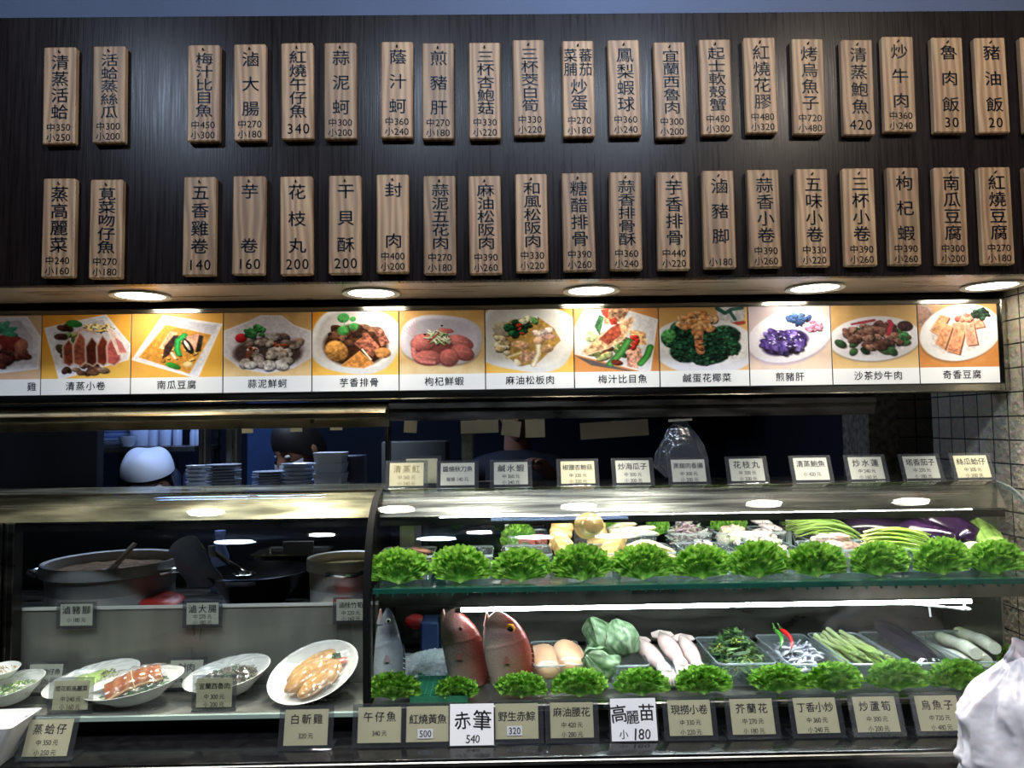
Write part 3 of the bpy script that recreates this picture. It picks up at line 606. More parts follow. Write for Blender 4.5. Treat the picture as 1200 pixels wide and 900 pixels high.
# ------------------------------------------------------------------ the printed dish photographs in the sign box
def vno(h, w, sc, seed):
    r = np.random.RandomState(seed); gh, gw = int(sc) + 3, int(sc * w / h) + 3; g = r.rand(gh, gw)
    y = np.linspace(0, sc, h)[:, None]; x = np.linspace(0, sc * w / h, w)[None, :]
    yi, xi = y.astype(int), x.astype(int); fy, fx = y - yi, x - xi; fy = fy * fy * (3 - 2 * fy); fx = fx * fx * (3 - 2 * fx)
    return (g[yi, xi] * (1 - fy) * (1 - fx) + g[yi + 1, xi] * fy * (1 - fx) + g[yi, xi + 1] * (1 - fy) * fx + g[yi + 1, xi + 1] * fy * fx)
def hx(c):
    c = c.lstrip('#'); return np.array([int(c[i:i + 2], 16) / 255 for i in (0, 2, 4)])
class Pic:
    def __init__(s, seed, w=132, h=104):
        s.w, s.h = w, h; s.a = np.zeros((h, w, 3)); s.seed = seed; s.r = random.Random(seed)
        s.x = np.linspace(0, 1, w)[None, :].repeat(h, 0); s.y = np.linspace(0, 1, h)[:, None].repeat(w, 1)
        s.n1 = vno(h, w, 9, seed); s.n2 = vno(h, w, 26, seed + 1); s.n3 = vno(h, w, 50, seed + 2)
    def put(s, m, c):
        m = np.clip(m, 0, 1)[..., None]; s.a = s.a * (1 - m) + np.clip(c, 0, 1) * m
    def table(s, c1, c2, rot=0):
        g = s.x * math.cos(rot) + s.y * math.sin(rot); k = np.clip(g * .9 + (s.n1 - .5) * .5 + (s.n3 - .5) * .25, 0, 1)[..., None]
        s.a = hx(c1) * (1 - k) + hx(c2) * k
    def ell(s, cx, cy, rx, ry, c, rot=0, sh=.3, tex=.15, soft=.14, k=2):
        dx, dy = s.x - cx, (s.y - cy); a = (dx * math.cos(rot) + dy * math.sin(rot)) / rx; b = (-dx * math.sin(rot) + dy * math.cos(rot)) / ry
        d = (np.abs(a) ** k + np.abs(b) ** k) ** (1 / k); m = (1 - d) / soft
        f = 1 + sh * (-(dy / max(rx, ry)) * .7 - (dx / max(rx, ry)) * .35) - sh * .55 * np.clip(d, 0, 1) ** 4 + tex * (s.n2 - .5) * 1.6 + tex * (s.n3 - .5)
        s.put(m, hx(c)[None, None] * f[..., None])
    def poly(s, pts, c, tex=.08, grad=0, gdir=(0, 1), edge=None, ew=.012):
        ins = np.zeros(s.x.shape, bool); n = len(pts); dm = np.full(s.x.shape, 9.)
        for i in range(n):
            (x0, y0), (x1, y1) = pts[i], pts[(i + 1) % n]
            if y0 != y1: ins ^= ((y0 > s.y) != (y1 > s.y)) & (s.x < (x1 - x0) * (s.y - y0) / (y1 - y0) + x0)
            ex, ey = x1 - x0, y1 - y0; t = np.clip(((s.x - x0) * ex + (s.y - y0) * ey) / (ex * ex + ey * ey + 1e-9), 0, 1)
            dm = np.minimum(dm, np.hypot(s.x - x0 - t * ex, s.y - y0 - t * ey))
        sd = np.where(ins, dm, -dm); f = 1 + tex * (s.n2 - .5) * 1.5 + tex * (s.n3 - .5) + grad * ((s.x - .5) * gdir[0] + (s.y - .5) * gdir[1])
        col = hx(c)[None, None] * f[..., None]
        if edge is not None:
            e = np.clip(1 - dm / ew, 0, 1)[..., None]; col = col * (1 - e) + hx(edge) * e
        s.put(.5 + sd / .011, col)
    def line(s, pts, wd, c, sh=.2):
        dm = np.full(s.x.shape, 9.); n = len(pts)
        for i in range(n - 1):
            (x0, y0), (x1, y1) = pts[i], pts[i + 1]; ex, ey = x1 - x0, y1 - y0
            t = np.clip(((s.x - x0) * ex + (s.y - y0) * ey) / (ex * ex + ey * ey + 1e-9), 0, 1)
            dm = np.minimum(dm, np.hypot(s.x - x0 - t * ex, s.y - y0 - t * ey))
        f = 1 + sh * (.5 - dm / wd) + (s.n3 - .5) * .2
        s.put((wd - dm) / .01 + .3, hx(c)[None, None] * f[..., None])
    def scat(s, n, cx, cy, rx, ry, r0, r1, cols, asp=1.6, sh=.45, tex=.3):
        pts = []
        for _ in range(n):
            a, q = s.r.uniform(0, 6.28), math.sqrt(s.r.random()); pts.append((cx + rx * q * math.cos(a), cy + ry * q * math.sin(a)))
        for x, y in sorted(pts, key=lambda p: p[1]):
            r = s.r.uniform(r0, r1); rot = s.r.uniform(-1.2, 1.2); c = s.r.choice(cols)
            s.ell(x + .006, y + .012, r * asp * 1.08, r * 1.1, '#1c1210', rot, 0, 0, .3); s.ell(x, y, r * asp, r, c, rot, sh, tex)
    def dish(s, cx, cy, rx, ry, rot=0, k=2, inner=.8, c='#e9e6ea', ci='#d6d2da'):
        s.ell(cx + .01, cy + .03, rx, ry, '#7a5530', rot, 0, .05, .2, k); s.ell(cx, cy, rx, ry, c, rot, .08, .03, .05, k)
        s.ell(cx, cy - .01, rx * inner, ry * inner, ci, rot, -.1, .04, .12, k)
OR1, OR2 = '#e8952e', '#f2c462'; BE1, BE2 = '#d9a765', '#e8cfa0'
def p0(s):
    s.table('#c9a183', '#d8b48c'); s.poly([(-.2, .02), (.83, .02), (1.0, .34), (.98, .84), (-.2, 1.0)], '#dcd8e0', edge='#f4f2f4', ew=.03); s.poly([(-.1, .12), (.74, .08), (.9, .36), (.9, .76), (-.1, .9)], '#c9c2cf', grad=.2)
    s.scat(34, .50, .62, .34, .22, .04, .08, ['#4a2722', '#6e3a34', '#3a1d1a', '#8a5148', '#5a2f33'])
    s.ell(.62, .42, .2, .13, '#8c3a34', .2); s.ell(.76, .48, .09, .12, '#b0705f', .2); s.ell(.45, .5, .08, .08, '#c98d80')
    for a in (-2.5, -1.9, -1.2, -.4, .2): s.ell(.52 + .1 * math.cos(a), .27 + .1 * math.sin(a), .11, .045, '#4fa583', a, .4)
def p1(s):
    s.table('#ee9d3a', '#e9b955', 1.2); s.poly([(.02, .2), (.72, 0), (1.02, .5), (.98, .72), (.2, 1.02)], '#e2dfe6', edge='#f6f4f6', ew=.028)
    s.poly([(.12, .28), (.68, .08), (.9, .5), (.28, .9)], '#cdc7d2', grad=.15); s.scat(16, .3, .4, .12, .25, .03, .06, ['#3f3a22', '#6a6f3a', '#4b2b22', '#7d9a4f', '#335c2c'])
    s.ell(.36, .14, .1, .06, '#2f7a34', .3); s.scat(30, .62, .2, .16, .07, .01, .02, ['#e8cf8e', '#d9b970', '#f0deb0'], 3)
    s.scat(14, .5, .85, .25, .06, .03, .05, ['#4a2f24', '#6a4a38', '#8a705a'])
    for x, w, c, tp in ((.30, .12, '#7a3b2b', .36), (.42, .13, '#8c4a38', .25), (.56, .13, '#4a2018', .33), (.68, .12, '#6b2d20', .30), (.80, .13, '#b85a58', .30)):
        s.poly([(x, tp), (x + w * .55, tp + .12), (x + w * .8, .72), (x + w * .2, .82), (x - w * .5, .76), (x - w * .6, .5)], c, tex=.25, edge='#ecd9cf', ew=.028)
    s.poly([(.72, .2), (.8, .22), (.98, .62), (.86, .64)], '#e9cfc6', edge='#f4e6df', ew=.02); s.poly([(.82, .36), (.9, .44), (.96, .6), (.88, .6)], '#cf7a78'); s.line([(.36, .3), (.46, .22), (.6, .3)], .016, '#c79a86')
def p2(s):
    s.table('#e6a352', '#efb54c', .7); s.poly([(.0, .72), (.34, .02), (1.0, .17), (.74, 1.0), (.66, 1.0)], '#e6e2ea', edge='#fbfafc', ew=.03)
    s.poly([(.06, .66), (.34, .08), (.36, .17)], '#fbfaf8'); s.poly([(.36, .06), (.94, .2), (.9, .33), (.36, .17)], '#cfcad6'); s.poly([(.08, .68), (.37, .17), (.88, .34), (.64, .95)], '#d0913f', tex=.16, edge='#e0a850', ew=.02)
    s.scat(24, .5, .55, .22, .28, .012, .022, ['#e8b866', '#f0d090', '#c98a3c'], 1.2, .2); s.poly([(.30, .54), (.42, .28), (.50, .3), (.44, .56)], '#e9a98c', tex=.3, edge='#f3d2ba'); s.poly([(.36, .52), (.46, .34), (.52, .34), (.42, .64), (.34, .72)], '#3a2722', tex=.4)
    s.poly([(.6, .36), (.76, .32), (.78, .46), (.68, .58), (.6, .5)], '#e6a890', tex=.25); s.poly([(.74, .34), (.79, .36), (.76, .6), (.7, .62)], '#2c241c', tex=.5); s.ell(.62, .52, .05, .14, '#2a2220', -.4); s.ell(.61, .5, .02, .09, '#efe6d4', -.4)
    s.line([(.58, .34), (.51, .42), (.5, .56), (.52, .64)], .036, '#2f9a4c', .5); s.ell(.46, .82, .1, .045, '#3a9a34', .5, .5); s.ell(.62, .8, .06, .05, '#ecd398'); s.line([(.44, .62), (.48, .7)], .018, '#f3ead2')
def p3(s):
    s.table('#c59a62', '#e9c78e', 1.5); s.poly([(0, .28), (.3, .12), (.42, .04), (.66, .05), (.8, .2), (1.0, .3), (1.0, .72), (.8, .88), (.5, .96), (.2, .88), (0, .68)], '#d7d0d8', edge='#eee9f0', ew=.03)
    s.ell(.5, .58, .45, .3, '#bdb4be', 0, .1); s.ell(.5, .64, .42, .26, '#4b3a38', 0, .1)
    s.scat(34, .54, .54, .34, .18, .035, .06, ['#8f8078', '#b5a59b', '#6e5a50', '#9c7a66', '#7a4636', '#c2b6ae'], 1.5); s.scat(9, .5, .8, .28, .06, .06, .075, ['#cfc5c0', '#b9aca6', '#ddd5cf'], 1.3)
    for x, y in ((.33, .56), (.6, .5), (.68, .52)): s.scat(8, x, y, .05, .03, .008, .014, ['#9a3c1e', '#b85a2c'])
    s.ell(.2, .4, .075, .08, '#b3202a', 0, .6, .05); s.scat(26, .36, .3, .11, .09, .018, .03, ['#2f6f3a', '#4a9a50', '#235a30'], 1.8)
def p4(s):
    s.table(OR1, OR2, 1.0); s.ell(.5, .46, .53, .53, '#f0eeee', .2, .1, .03, .04, 2.6); s.ell(.5, .44, .48, .46, '#cfc8c6', .2, -.15, .04, .1, 2.6)
    s.ell(.5, .54, .4, .36, '#3a2015', .1, .1, .2); s.scat(26, .46, .36, .32, .14, .03, .06, ['#5c3c2c', '#432617', '#7a5440', '#2c1a12'])
    s.ell(.28, .62, .14, .18, '#c98e4a', -.3, .5, .3); s.poly([(.32, .86), (.55, .62), (.72, .82), (.6, .9)], '#d08a48', tex=.3, edge='#e6ac6c', ew=.02); s.poly([(.48, .5), (.64, .34), (.78, .56), (.7, .72), (.56, .6)], '#9a5c4a', tex=.6)
    s.poly([(.72, .3), (.82, .28), (.9, .5), (.8, .56)], '#8a5546', tex=.6); s.ell(.82, .66, .1, .09, '#c48850', .2, .4, .3); s.line([(.58, .6), (.68, .76)], .014, '#efe0cc')
    for x, y, r in ((.36, .1, .075), (.36, .3, .075), (.48, .24, .06), (.47, .12, .04)): s.ell(x, y, r, r * 1.1, '#3f8a44', .3, .4, .25)
    s.line([(.36, .08), (.38, .3)], .008, '#5a9a54')
def p5(s):
    s.table(BE1, BE2, 1.5); s.ell(.49, .5, .49, .39, '#9d8a78', .12, .1, .03, .1, 2.7); s.ell(.49, .46, .49, .39, '#dcd6e2', .12, .1, .03, .04, 2.7); s.ell(.49, .45, .44, .34, '#c3bccb', .12, -.25, .03, .12, 2.7); s.ell(.5, .6, .34, .22, '#8a4a4a', 0, .1)
    for x, y, rx, ry, ro in ((.28, .5, .16, .14, -.6), (.72, .5, .17, .1, .55), (.74, .66, .16, .11, .7), (.34, .74, .18, .12, .1), (.58, .74, .12, .14, .0)):
        s.ell(x, y + .015, rx * 1.05, ry * 1.08, '#6a2a2c', ro, 0, 0, .2); s.ell(x, y, rx, ry, '#cf7672', ro, .45, .12); s.line([(x - rx * .5, y - ry * .2), (x + rx * .5, y + ry * .1)], .006, '#e6a09a')
    s.line([(.16, .6), (.17, .72), (.26, .8), (.4, .82)], .03, '#d98480')
    for a in range(6): s.line([(.2, .45), (.05 + a * .03, .3 - a * .03)], .004, '#c58a8e')
    s.scat(34, .46, .42, .14, .1, .01, .016, ['#e9ead0', '#bcd39a', '#f3f0de', '#8fbf7a'], 5, .2, .1); s.line([(.34, .5), (.46, .36)], .014, '#a8283a'); s.ell(.3, .38, .02, .016, '#221417'); s.ell(.5, .24, .016, .016, '#221417'); s.ell(.55, .32, .1, .04, '#cf7672', .2)
def p6(s):
    s.table(OR1, OR2, 1.3); s.ell(.46, .44, .58, .54, '#efeeec', .25, .06, .02, .04, 3); s.ell(.46, .42, .53, .48, '#d8d5d2', .25, -.1, .03, .1, 3); s.poly([(.08, .4), (.3, .16), (.6, .12), (.78, .3), (.86, .5), (.6, .84), (.4, .9), (.2, .7)], '#b08a48', tex=.2)
    s.scat(12, .2, .5, .08, .15, .03, .05, ['#d9c49e', '#c9ae80', '#e6d8ba']); s.ell(.2, .3, .13, .12, '#b7a890', .4)
    for k in range(9): s.ell(.56 + .2 * s.r.random(), .3 + .18 * s.r.random(), .09, .05, ['#d3b4a8', '#b98f80', '#e6cfc4'][k % 3], s.r.uniform(-1, 1), .5, .4)
    s.scat(26, .37, .3, .13, .12, .03, .045, ['#123a24', '#1d5030', '#0c2a1a', '#2a6a3c'], 1.4); s.scat(5, .42, .3, .06, .08, .015, .022, ['#c23a24'], 2); s.scat(6, .5, .16, .08, .04, .03, .04, ['#e0dcb8', '#5fa050', '#efead8'])
    s.ell(.4, .56, .12, .07, '#e0b088', .2, .4, .25); s.poly([(.38, .74), (.46, .64), (.52, .78), (.44, .86)], '#b8907c', tex=.5); s.poly([(.5, .66), (.6, .66), (.56, .84), (.5, .8)], '#c9a08c', tex=.4); s.line([(.6, .5), (.6, .7), (.54, .88)], .035, '#f0dcc0', .5); s.ell(.6, .5, .06, .06, '#e8b898', 0, .4)
    s.line([(.24, .76), (.4, .68)], .022, '#efd9a8'); s.ell(.36, .84, .035, .07, '#f0e2cc', -.4); s.ell(.7, .62, .08, .07, '#c9a078', .2, .4, .3); s.ell(.24, .68, .045, .035, '#f4ead2')
def p7(s):
    s.table('#dc9a5e', '#cf8a4e', .8); s.poly([(0, .3), (.13, 0), (.62, .02), (1, .18), (.9, 1), (.78, 1), (0, .72)], '#e3dfe3', edge='#f4f2f3', ew=.025); s.poly([(0, .3), (.13, 0), (.3, .05), (.1, .62)], '#eef0ee'); s.poly([(0, .74), (.75, 1.02), (.2, .9)], '#5c5456')
    s.scat(30, .4, .6, .3, .18, .025, .045, ['#8a9a5c', '#4f7440', '#c9bf8a', '#6a3a2c', '#a8b078'], 2.4); s.poly([(.24, .28), (.3, .1), (.36, .14), (.3, .42)], '#3d6a44', tex=.4); s.poly([(.36, .03), (.42, 0), (.68, 0), (.58, .2), (.36, .26)], '#b58a6a', tex=.6)
    s.poly([(.08, .68), (.3, .42), (.52, .24), (.7, .12), (.72, .2), (.6, .48), (.4, .64), (.14, .74)], '#e3b088', tex=.4, edge='#f0d8bc', ew=.03); s.poly([(.3, .48), (.44, .3), (.54, .24), (.56, .42), (.4, .58)], '#a04a38', tex=.4); s.poly([(.42, .18), (.5, .14), (.52, .26), (.44, .26)], '#a8382c', tex=.4); s.poly([(.32, .02), (.42, 0), (.4, .16), (.34, .1)], '#b8402f')
    s.poly([(.66, .34), (.84, .38), (.86, .58), (.68, .6)], '#e0a878', tex=.5); s.poly([(.62, .66), (.78, .62), (.8, .78), (.74, .96), (.62, .92)], '#e8a890', tex=.5); s.scat(9, .7, .56, .06, .16, .02, .03, ['#c2302a', '#d8503c'])
    s.line([(.42, .88), (.54, .72), (.64, .52)], .048, '#4b8a48', .6); s.line([(.78, .88), (.86, .76), (.9, .62)], .044, '#3f8a3c', .6); s.ell(.5, .86, .08, .05, '#6a2f24', .3, .3, .4); s.ell(.2, .44, .08, .1, '#c3cf9a', .2, .3, .4)
def p8(s):
    s.table(BE1, '#e0b27c', 1.0); s.ell(.82, .1, .17, .2, '#dcd8da', 0, .2); s.line([(.66, .02), (.75, .1), (.82, .04), (.94, .02)], .028, '#2d5a54'); s.line([(.8, .06), (.86, .2)], .022, '#2d5a54'); s.line([(.73, .3), (.95, .25)], .03, '#a5402f')
    s.ell(.5, .62, .62, .46, '#eae7ee', .12, .05, .02, .04); s.ell(.5, .6, .52, .34, '#f3f1f6', .12, -.05)
    for x, y, r in ((.18, .5, .17), (.26, .34, .15), (.74, .46, .19), (.78, .64, .15), (.3, .7, .2), (.6, .72, .2), (.5, .78, .17), (.48, .52, .18)):
        s.ell(x, y, r, r * .95, '#1e4632', 0, .5, .3); s.scat(36, x, y, r * .85, r * .8, .014, .026, ['#173a2a', '#2a5c40', '#123022', '#3a7450'], 1.1, .4, .3)
    s.ell(.1, .45, .09, .12, '#4f9452', .3, .3, .4); s.scat(52, .44, .24, .2, .17, .035, .06, ['#d99a66', '#e3ac78', '#c8834e', '#eec092'], 1.3, .35, .35); s.line([(.45, .4), (.44, .56), (.46, .7)], .05, '#dd9468', .4); s.scat(9, .44, .56, .03, .12, .02, .03, ['#e0a070', '#d0804e'])
def p9(s):
    s.table('#c9b6c0', '#e6cdb8', 1.0); s.ell(.5, .5, .58, .42, '#b9a8cc', -.45, .1, .05); s.ell(.5, .47, .56, .40, '#efeaf4', -.45, .04, .02, .04); s.ell(.5, .48, .44, .29, '#dcd2ea', -.45, -.1)
    s.ell(.44, .58, .32, .2, '#3b2a5c', -.4, .3, .3); s.scat(48, .42, .56, .24, .16, .03, .06, ['#5b4a8e', '#3d2c68', '#7a6ab0', '#493a7a', '#2f2152'], 2, .5, .5); s.scat(34, .42, .52, .22, .14, .007, .012, ['#cfc6ee', '#b3a6dc'], 1.5, .1, .1)
    s.scat(26, .62, .2, .13, .08, .02, .035, ['#3f5a8a', '#2c4474', '#5a7aa8'], 2); s.scat(14, .78, .32, .09, .07, .025, .04, ['#e69ab8', '#f0b8cc', '#d87a9c'], 1.6)
def p10(s):
    s.table('#cda26a', '#e0bd84', 1.2); s.ell(.5, .56, .56, .36, '#9a8a80', -.1, .1, .04, .1); s.ell(.5, .53, .55, .36, '#ebe8ee', -.1, .06, .02, .04); s.ell(.5, .53, .47, .29, '#d6d0da', -.1, -.1); s.scat(24, .48, .56, .4, .22, .04, .06, ['#2d4a30', '#3f6a3e', '#1d3422'], 1.5)
    s.scat(50, .5, .48, .36, .2, .035, .06, ['#6e4a42', '#4e312c', '#8e685c', '#5d3a34', '#a0786a'], 1.5, .5, .45); s.line([(.66, .46), (.7, .3), (.68, .26)], .03, '#b23a4a'); s.line([(.32, .28), (.5, .24)], .022, '#a8384a'); s.line([(.24, .3), (.4, .26)], .018, '#a8384a'); s.ell(.86, .34, .1, .09, '#3a2426', .4, .4, .5); s.ell(.84, .5, .06, .08, '#3f7a44', .4, .3, .5)
def p11(s):
    s.table('#dba266', '#c98242', 1.4); s.ell(.02, .16, .2, .2, '#d9b8a4'); s.ell(.02, .16, .16, .15, '#b58a7a'); s.ell(.52, .48, .56, .44, '#8a5f3c', -.45, .1, .05, .1); s.ell(.53, .45, .55, .44, '#f1eef0', -.45, .04, .02, .04); s.ell(.53, .47, .43, .32, '#dcd2d2', -.45, -.05)
    def bar(pts, c, top): s.poly([(x + .02, y + .02) for x, y in pts], '#7a4a34'); s.poly(pts, c, tex=.25, edge=top, ew=.018)
    bar([(.14, .42), (.28, .16), (.4, .2), (.26, .5)], '#d59a70', '#e3b48c'); bar([(.2, .62), (.32, .3), (.44, .34), (.32, .72)], '#d8966e', '#e6b48e'); bar([(.42, .3), (.8, .24), (.84, .36), (.46, .44)], '#d98a70', '#e8aa90'); bar([(.34, .74), (.46, .36), (.6, .38), (.5, .8)], '#d28a68', '#e6ac88'); bar([(.58, .3), (.7, .3), (.74, .64), (.6, .66)], '#dc8f78', '#ecb09c')
    s.scat(12, .58, .2, .1, .05, .03, .04, ['#dc6a5a', '#e88a72'], 1.5); s.scat(34, .8, .16, .11, .08, .02, .03, ['#21382c', '#34543c', '#182820'], 1.3)
print_m = pm('photo_print', rough=.25, attr=True, emit=PRINT_E, coat=.2)
strip_m = pm('caption_strip', S(236, 234, 230), .3, emit=PRINT_E)
YQ = YL - .0075
PICS = [(p0, -48, 48, '雞', 'basil-topped chicken in red-brown sauce', .88), (p1, 49, 153, '清蒸小卷', 'sliced steamed baby squid in a square dish', .48), (p2, 154, 261, '南瓜豆腐', 'golden pumpkin tofu in a square bowl', .48),
 (p3, 262, 365, '蒜泥鮮蚵', 'garlic oysters with a cherry tomato', .48), (p4, 366, 467, '芋香排骨', 'brown taro and ribs topped with coriander', .52), (p5, 468, 568, '枸杞鮮蝦', 'pink goji shrimp', .5),
 (p6, 569, 672, '麻油松板肉', 'pork neck soup with dark greens and mushrooms', .48), (p7, 673, 772, '梅汁比目魚', 'fried flounder with snow peas', .54), (p8, 773, 877, '鹹蛋花椰菜', 'broccoli under salted egg', .5),
 (p9, 878, 974, '煎豬肝', 'purplish fried liver on an oval plate', .46), (p10, 975, 1076, '沙茶炒牛肉', 'stir-fried beef with red chilli', .5), (p11, 1077, 1170, '奇香豆腐', 'tofu bars on an oval plate', .5)]
zt_, zc_, zb_ = ZL1 - .012, Z(437, YQ), ZL0 + .0185
for i, (fn, xa_, xb_, cap, eng, cxx) in enumerate(PICS):
    s = Pic(i * 11 + 3); fn(s)
    x0, x1 = X(xa_, 405, YQ), min(X(xb_, 405, YQ), xr - .012); w_ = x1 - x0 - .0006
    t = thing('dish_photo', f'printed photograph of {eng}, captioned {cap}', 'photograph', ((x0 + x1) / 2, YQ, zb_), (0, 0, 0), 'dish photographs in the sign box')
    lc = np.where(s.a <= .04045, s.a / 12.92, ((np.clip(s.a, 0, 1) + .055) / 1.055) ** 2.4)
    h_ = zt_ - zb_; hc_ = zc_ - zb_; vs = []; cs = []
    for r in range(s.h):
        for q in range(s.w):
            vs.append((-w_ / 2 + w_ * q / (s.w - 1), 0, hc_ + (h_ - hc_) * (1 - r / (s.h - 1)))); cs.append(tuple(lc[r, q]))
    fs = [(r * s.w + q, r * s.w + q + 1, (r + 1) * s.w + q + 1, (r + 1) * s.w + q) for r in range(s.h - 1) for q in range(s.w - 1)]
    m = MB(); m.add(vs, fs, cs); m.build('picture', print_m, t, smooth=0)
    m = MB(); m.box((0, .0006, h_ / 2), (w_, .001, h_)); m.build('backing_sheet', paper_w, t)
    m = MB(); m.add([(-w_ / 2, -.0001, 0), (w_ / 2, -.0001, 0), (w_ / 2, -.0001, hc_), (-w_ / 2, -.0001, hc_)], [(0, 1, 2, 3)]); m.build('caption_strip', strip_m, t)
    m = MB(); put_h(m, cap, (cxx - .5) * w_ + .004, hc_ * .52, .0195, -.0006, .008, gap=.002); m.build('lettering', pm('caption_ink', S(24, 22, 34), .9, spec=0), t, smooth=0)
# ------------------------------------------------------------------ food: shared builders
def leafmat(name):
    m = pm(name, rough=.38, attr=True, var=.22, vs=120, spec=.4, bump=.25, bs=160)
    t = m.node_tree; L = t.links.new; b = t.nodes['Principled BSDF']; out = t.nodes['Material Output']
    tl = nn(t, 'ShaderNodeBsdfTranslucent'); L(b.inputs['Base Color'].links[0].from_socket, tl.inputs[0])
    mx = nn(t, 'ShaderNodeMixShader'); mx.inputs[0].default_value = .35; L(b.outputs[0], mx.inputs[1]); L(tl.outputs[0], mx.inputs[2]); L(mx.outputs[0], out.inputs[0]); return m
leaf_m = leafmat('leaf')
def mixc(a, b, t): t = max(0, min(1, t)); return tuple(x * (1 - t) + y * t for x, y in zip(a, b))
def lettuce_mesh(seed):
    rg = random.Random(seed); m = MB(); pale, mid, deep, tip = S(204, 226, 124), S(120, 190, 58), S(42, 116, 30), S(182, 228, 100)
    for l, (Lr, sp, yo, a0) in enumerate(((.079, 1.35, .012, .08), (.073, 1.5, .004, -.1), (.060, 1.45, -.005, .12), (.042, 1.3, -.010, -.2))):
        ph = [rg.uniform(0, 6) for _ in range(6)]; off = Vector((seed * 3.7 + l * 9.1, l * 2.3, seed))
        def fn(u, v):
            th = a0 + (u - .5) * 2 * sp; e = abs(u - .5) * 2
            fr = 1 + v ** 3 * (.022 * math.sin(17 * th + ph[0]) + .026 * math.sin(37 * th + ph[1]) + .022 * math.sin(71 * th + ph[2])) + .06 * mnoise.noise(Vector((th * 1.6, 0, 0)) + off)
            r = Lr * v * fr * (1 - .16 * e ** 4); x, z = r * math.sin(th), r * math.cos(th)
            cr = mnoise.noise(Vector((x * 62, z * 62, 0)) + off) + .55 * mnoise.noise(Vector((x * 150, z * 150, 3)) + off)
            y = yo + (v ** 1.1) * .0120 * cr + v ** 4 * (.0022 * math.sin(21 * th + ph[3]) + .0030 * math.sin(43 * th + ph[4])) - .016 * v * v + .010 * math.sin(v * 3)
            return (x * .80, y, max(z * .88 + .012 * v, .001))
        def col(u, v):
            th = a0 + (u - .5) * 2 * sp; r = Lr * v; x, z = r * math.sin(th), r * math.cos(th)
            n = mnoise.noise(Vector((x * 48, z * 48, 7)) + off); k = mixc(deep, mid, .55 + .9 * n); k = mixc(k, tip, .20 + .9 * (v - .6) + .9 * mnoise.noise(Vector((x * 85, z * 85, 1)) + off))
            br = th * (5 + 5 * (v > .45)) + ph[5] + 1.5 * mnoise.noise(Vector((x * 40, z * 40, 2)) + off)
            vein = max(0, 1 - abs(math.sin(br)) * (6 + 7 * v)) * (.75 - v * .45)
            return mixc(k, pale, vein + max(0, .28 - v) * 1.5)
        m.grid(fn, 110, 28, col)
    return m.mesh('lettuce_leaves', leaf_m, 180)
LETT = [lettuce_mesh(s) for s in (3, 8, 15, 21)]
def rr(w, d, r, z, n=4):
    o = []
    for cx, cy, a in ((w / 2 - r, d / 2 - r, 0), (-w / 2 + r, d / 2 - r, 90), (-w / 2 + r, -d / 2 + r, 180), (w / 2 - r, -d / 2 + r, 270)):
        o += [(cx + r * math.cos(R(a + 90 * i / n)), cy + r * math.sin(R(a + 90 * i / n)), z) for i in range(n + 1)]
    return o
def loft(mb, loops, capA=True, capB=True):
    n = len(loops[0]); vs = [p for l in loops for p in l]; fs = [(i * n + j, i * n + (j + 1) % n, (i + 1) * n + (j + 1) % n, (i + 1) * n + j) for i in range(len(loops) - 1) for j in range(n)]
    if capA: fs.append(tuple(range(n))[::-1])
    if capB: fs.append(tuple(range((len(loops) - 1) * n, len(loops) * n)))
    return mb.add(vs, fs)
rim_m = clear('tub_rim', (.9, .93, .95), 1.4, .08, haze=.42, hcol=S(215, 226, 232))
def tub(x, y, z, w, d, h, label, group='clear plastic ingredient tubs', tp=.9, rz=0):
    t = thing('plastic_tub', label, 'food tub', (x, y, z), (0, 0, rz), group)
    m = MB(); loft(m, [rr(w * tp, d * tp, .012, .0005), rr(w * .985, d * .985, .013, h - .003)], True, False); m.build('tub_body', tubplast, t)
    m = MB(); loft(m, [rr(w * .975, d * .975, .013, h - .002), rr(w, d, .014, h - .004), rr(w * 1.01, d * 1.01, .014, h - .001), rr(w * .99, d * .99, .013, h)], False, False); m.build('rim', rim_m, t)
    return t
def heap(name, label, cat, x, y, z, w, d, h, n, rs, cols, seed, mat=None, asp=(1, 1, 1), amp=.2, sub=1, kind='stuff', group=None, sq=None):
    rg = random.Random(seed); m = MB()
    for i in range(n):
        a, q = rg.uniform(0, 6.28), rg.random() ** .5; px, py = q * math.cos(a) * w / 2, q * math.sin(a) * d / 2
        pz = h * (1 - q ** 2.2) * rg.uniform(.55, 1.0); r = rg.uniform(*rs); c = rg.choice(cols)
        m.cur = tuple(k * rg.uniform(.8, 1.15) for k in c); m.ico((px, py, pz + r * .3), (r * asp[0], r * asp[1], r * asp[2]), sub, amp, 2, i, (rg.uniform(-.6, .6), rg.uniform(-.6, .6), rg.uniform(0, 6)))
    o = m.build(name, mat or wet, loc=(x, y, z)); tag(o, label, cat, group, kind); return o
def one(name, label, cat, mb, mat, loc=(0, 0, 0), rot=(0, 0, 0), group=None, smooth=60):
    o = mb.build(name, mat, loc=loc, rot=rot, smooth=smooth); return tag(o, label, cat, group)
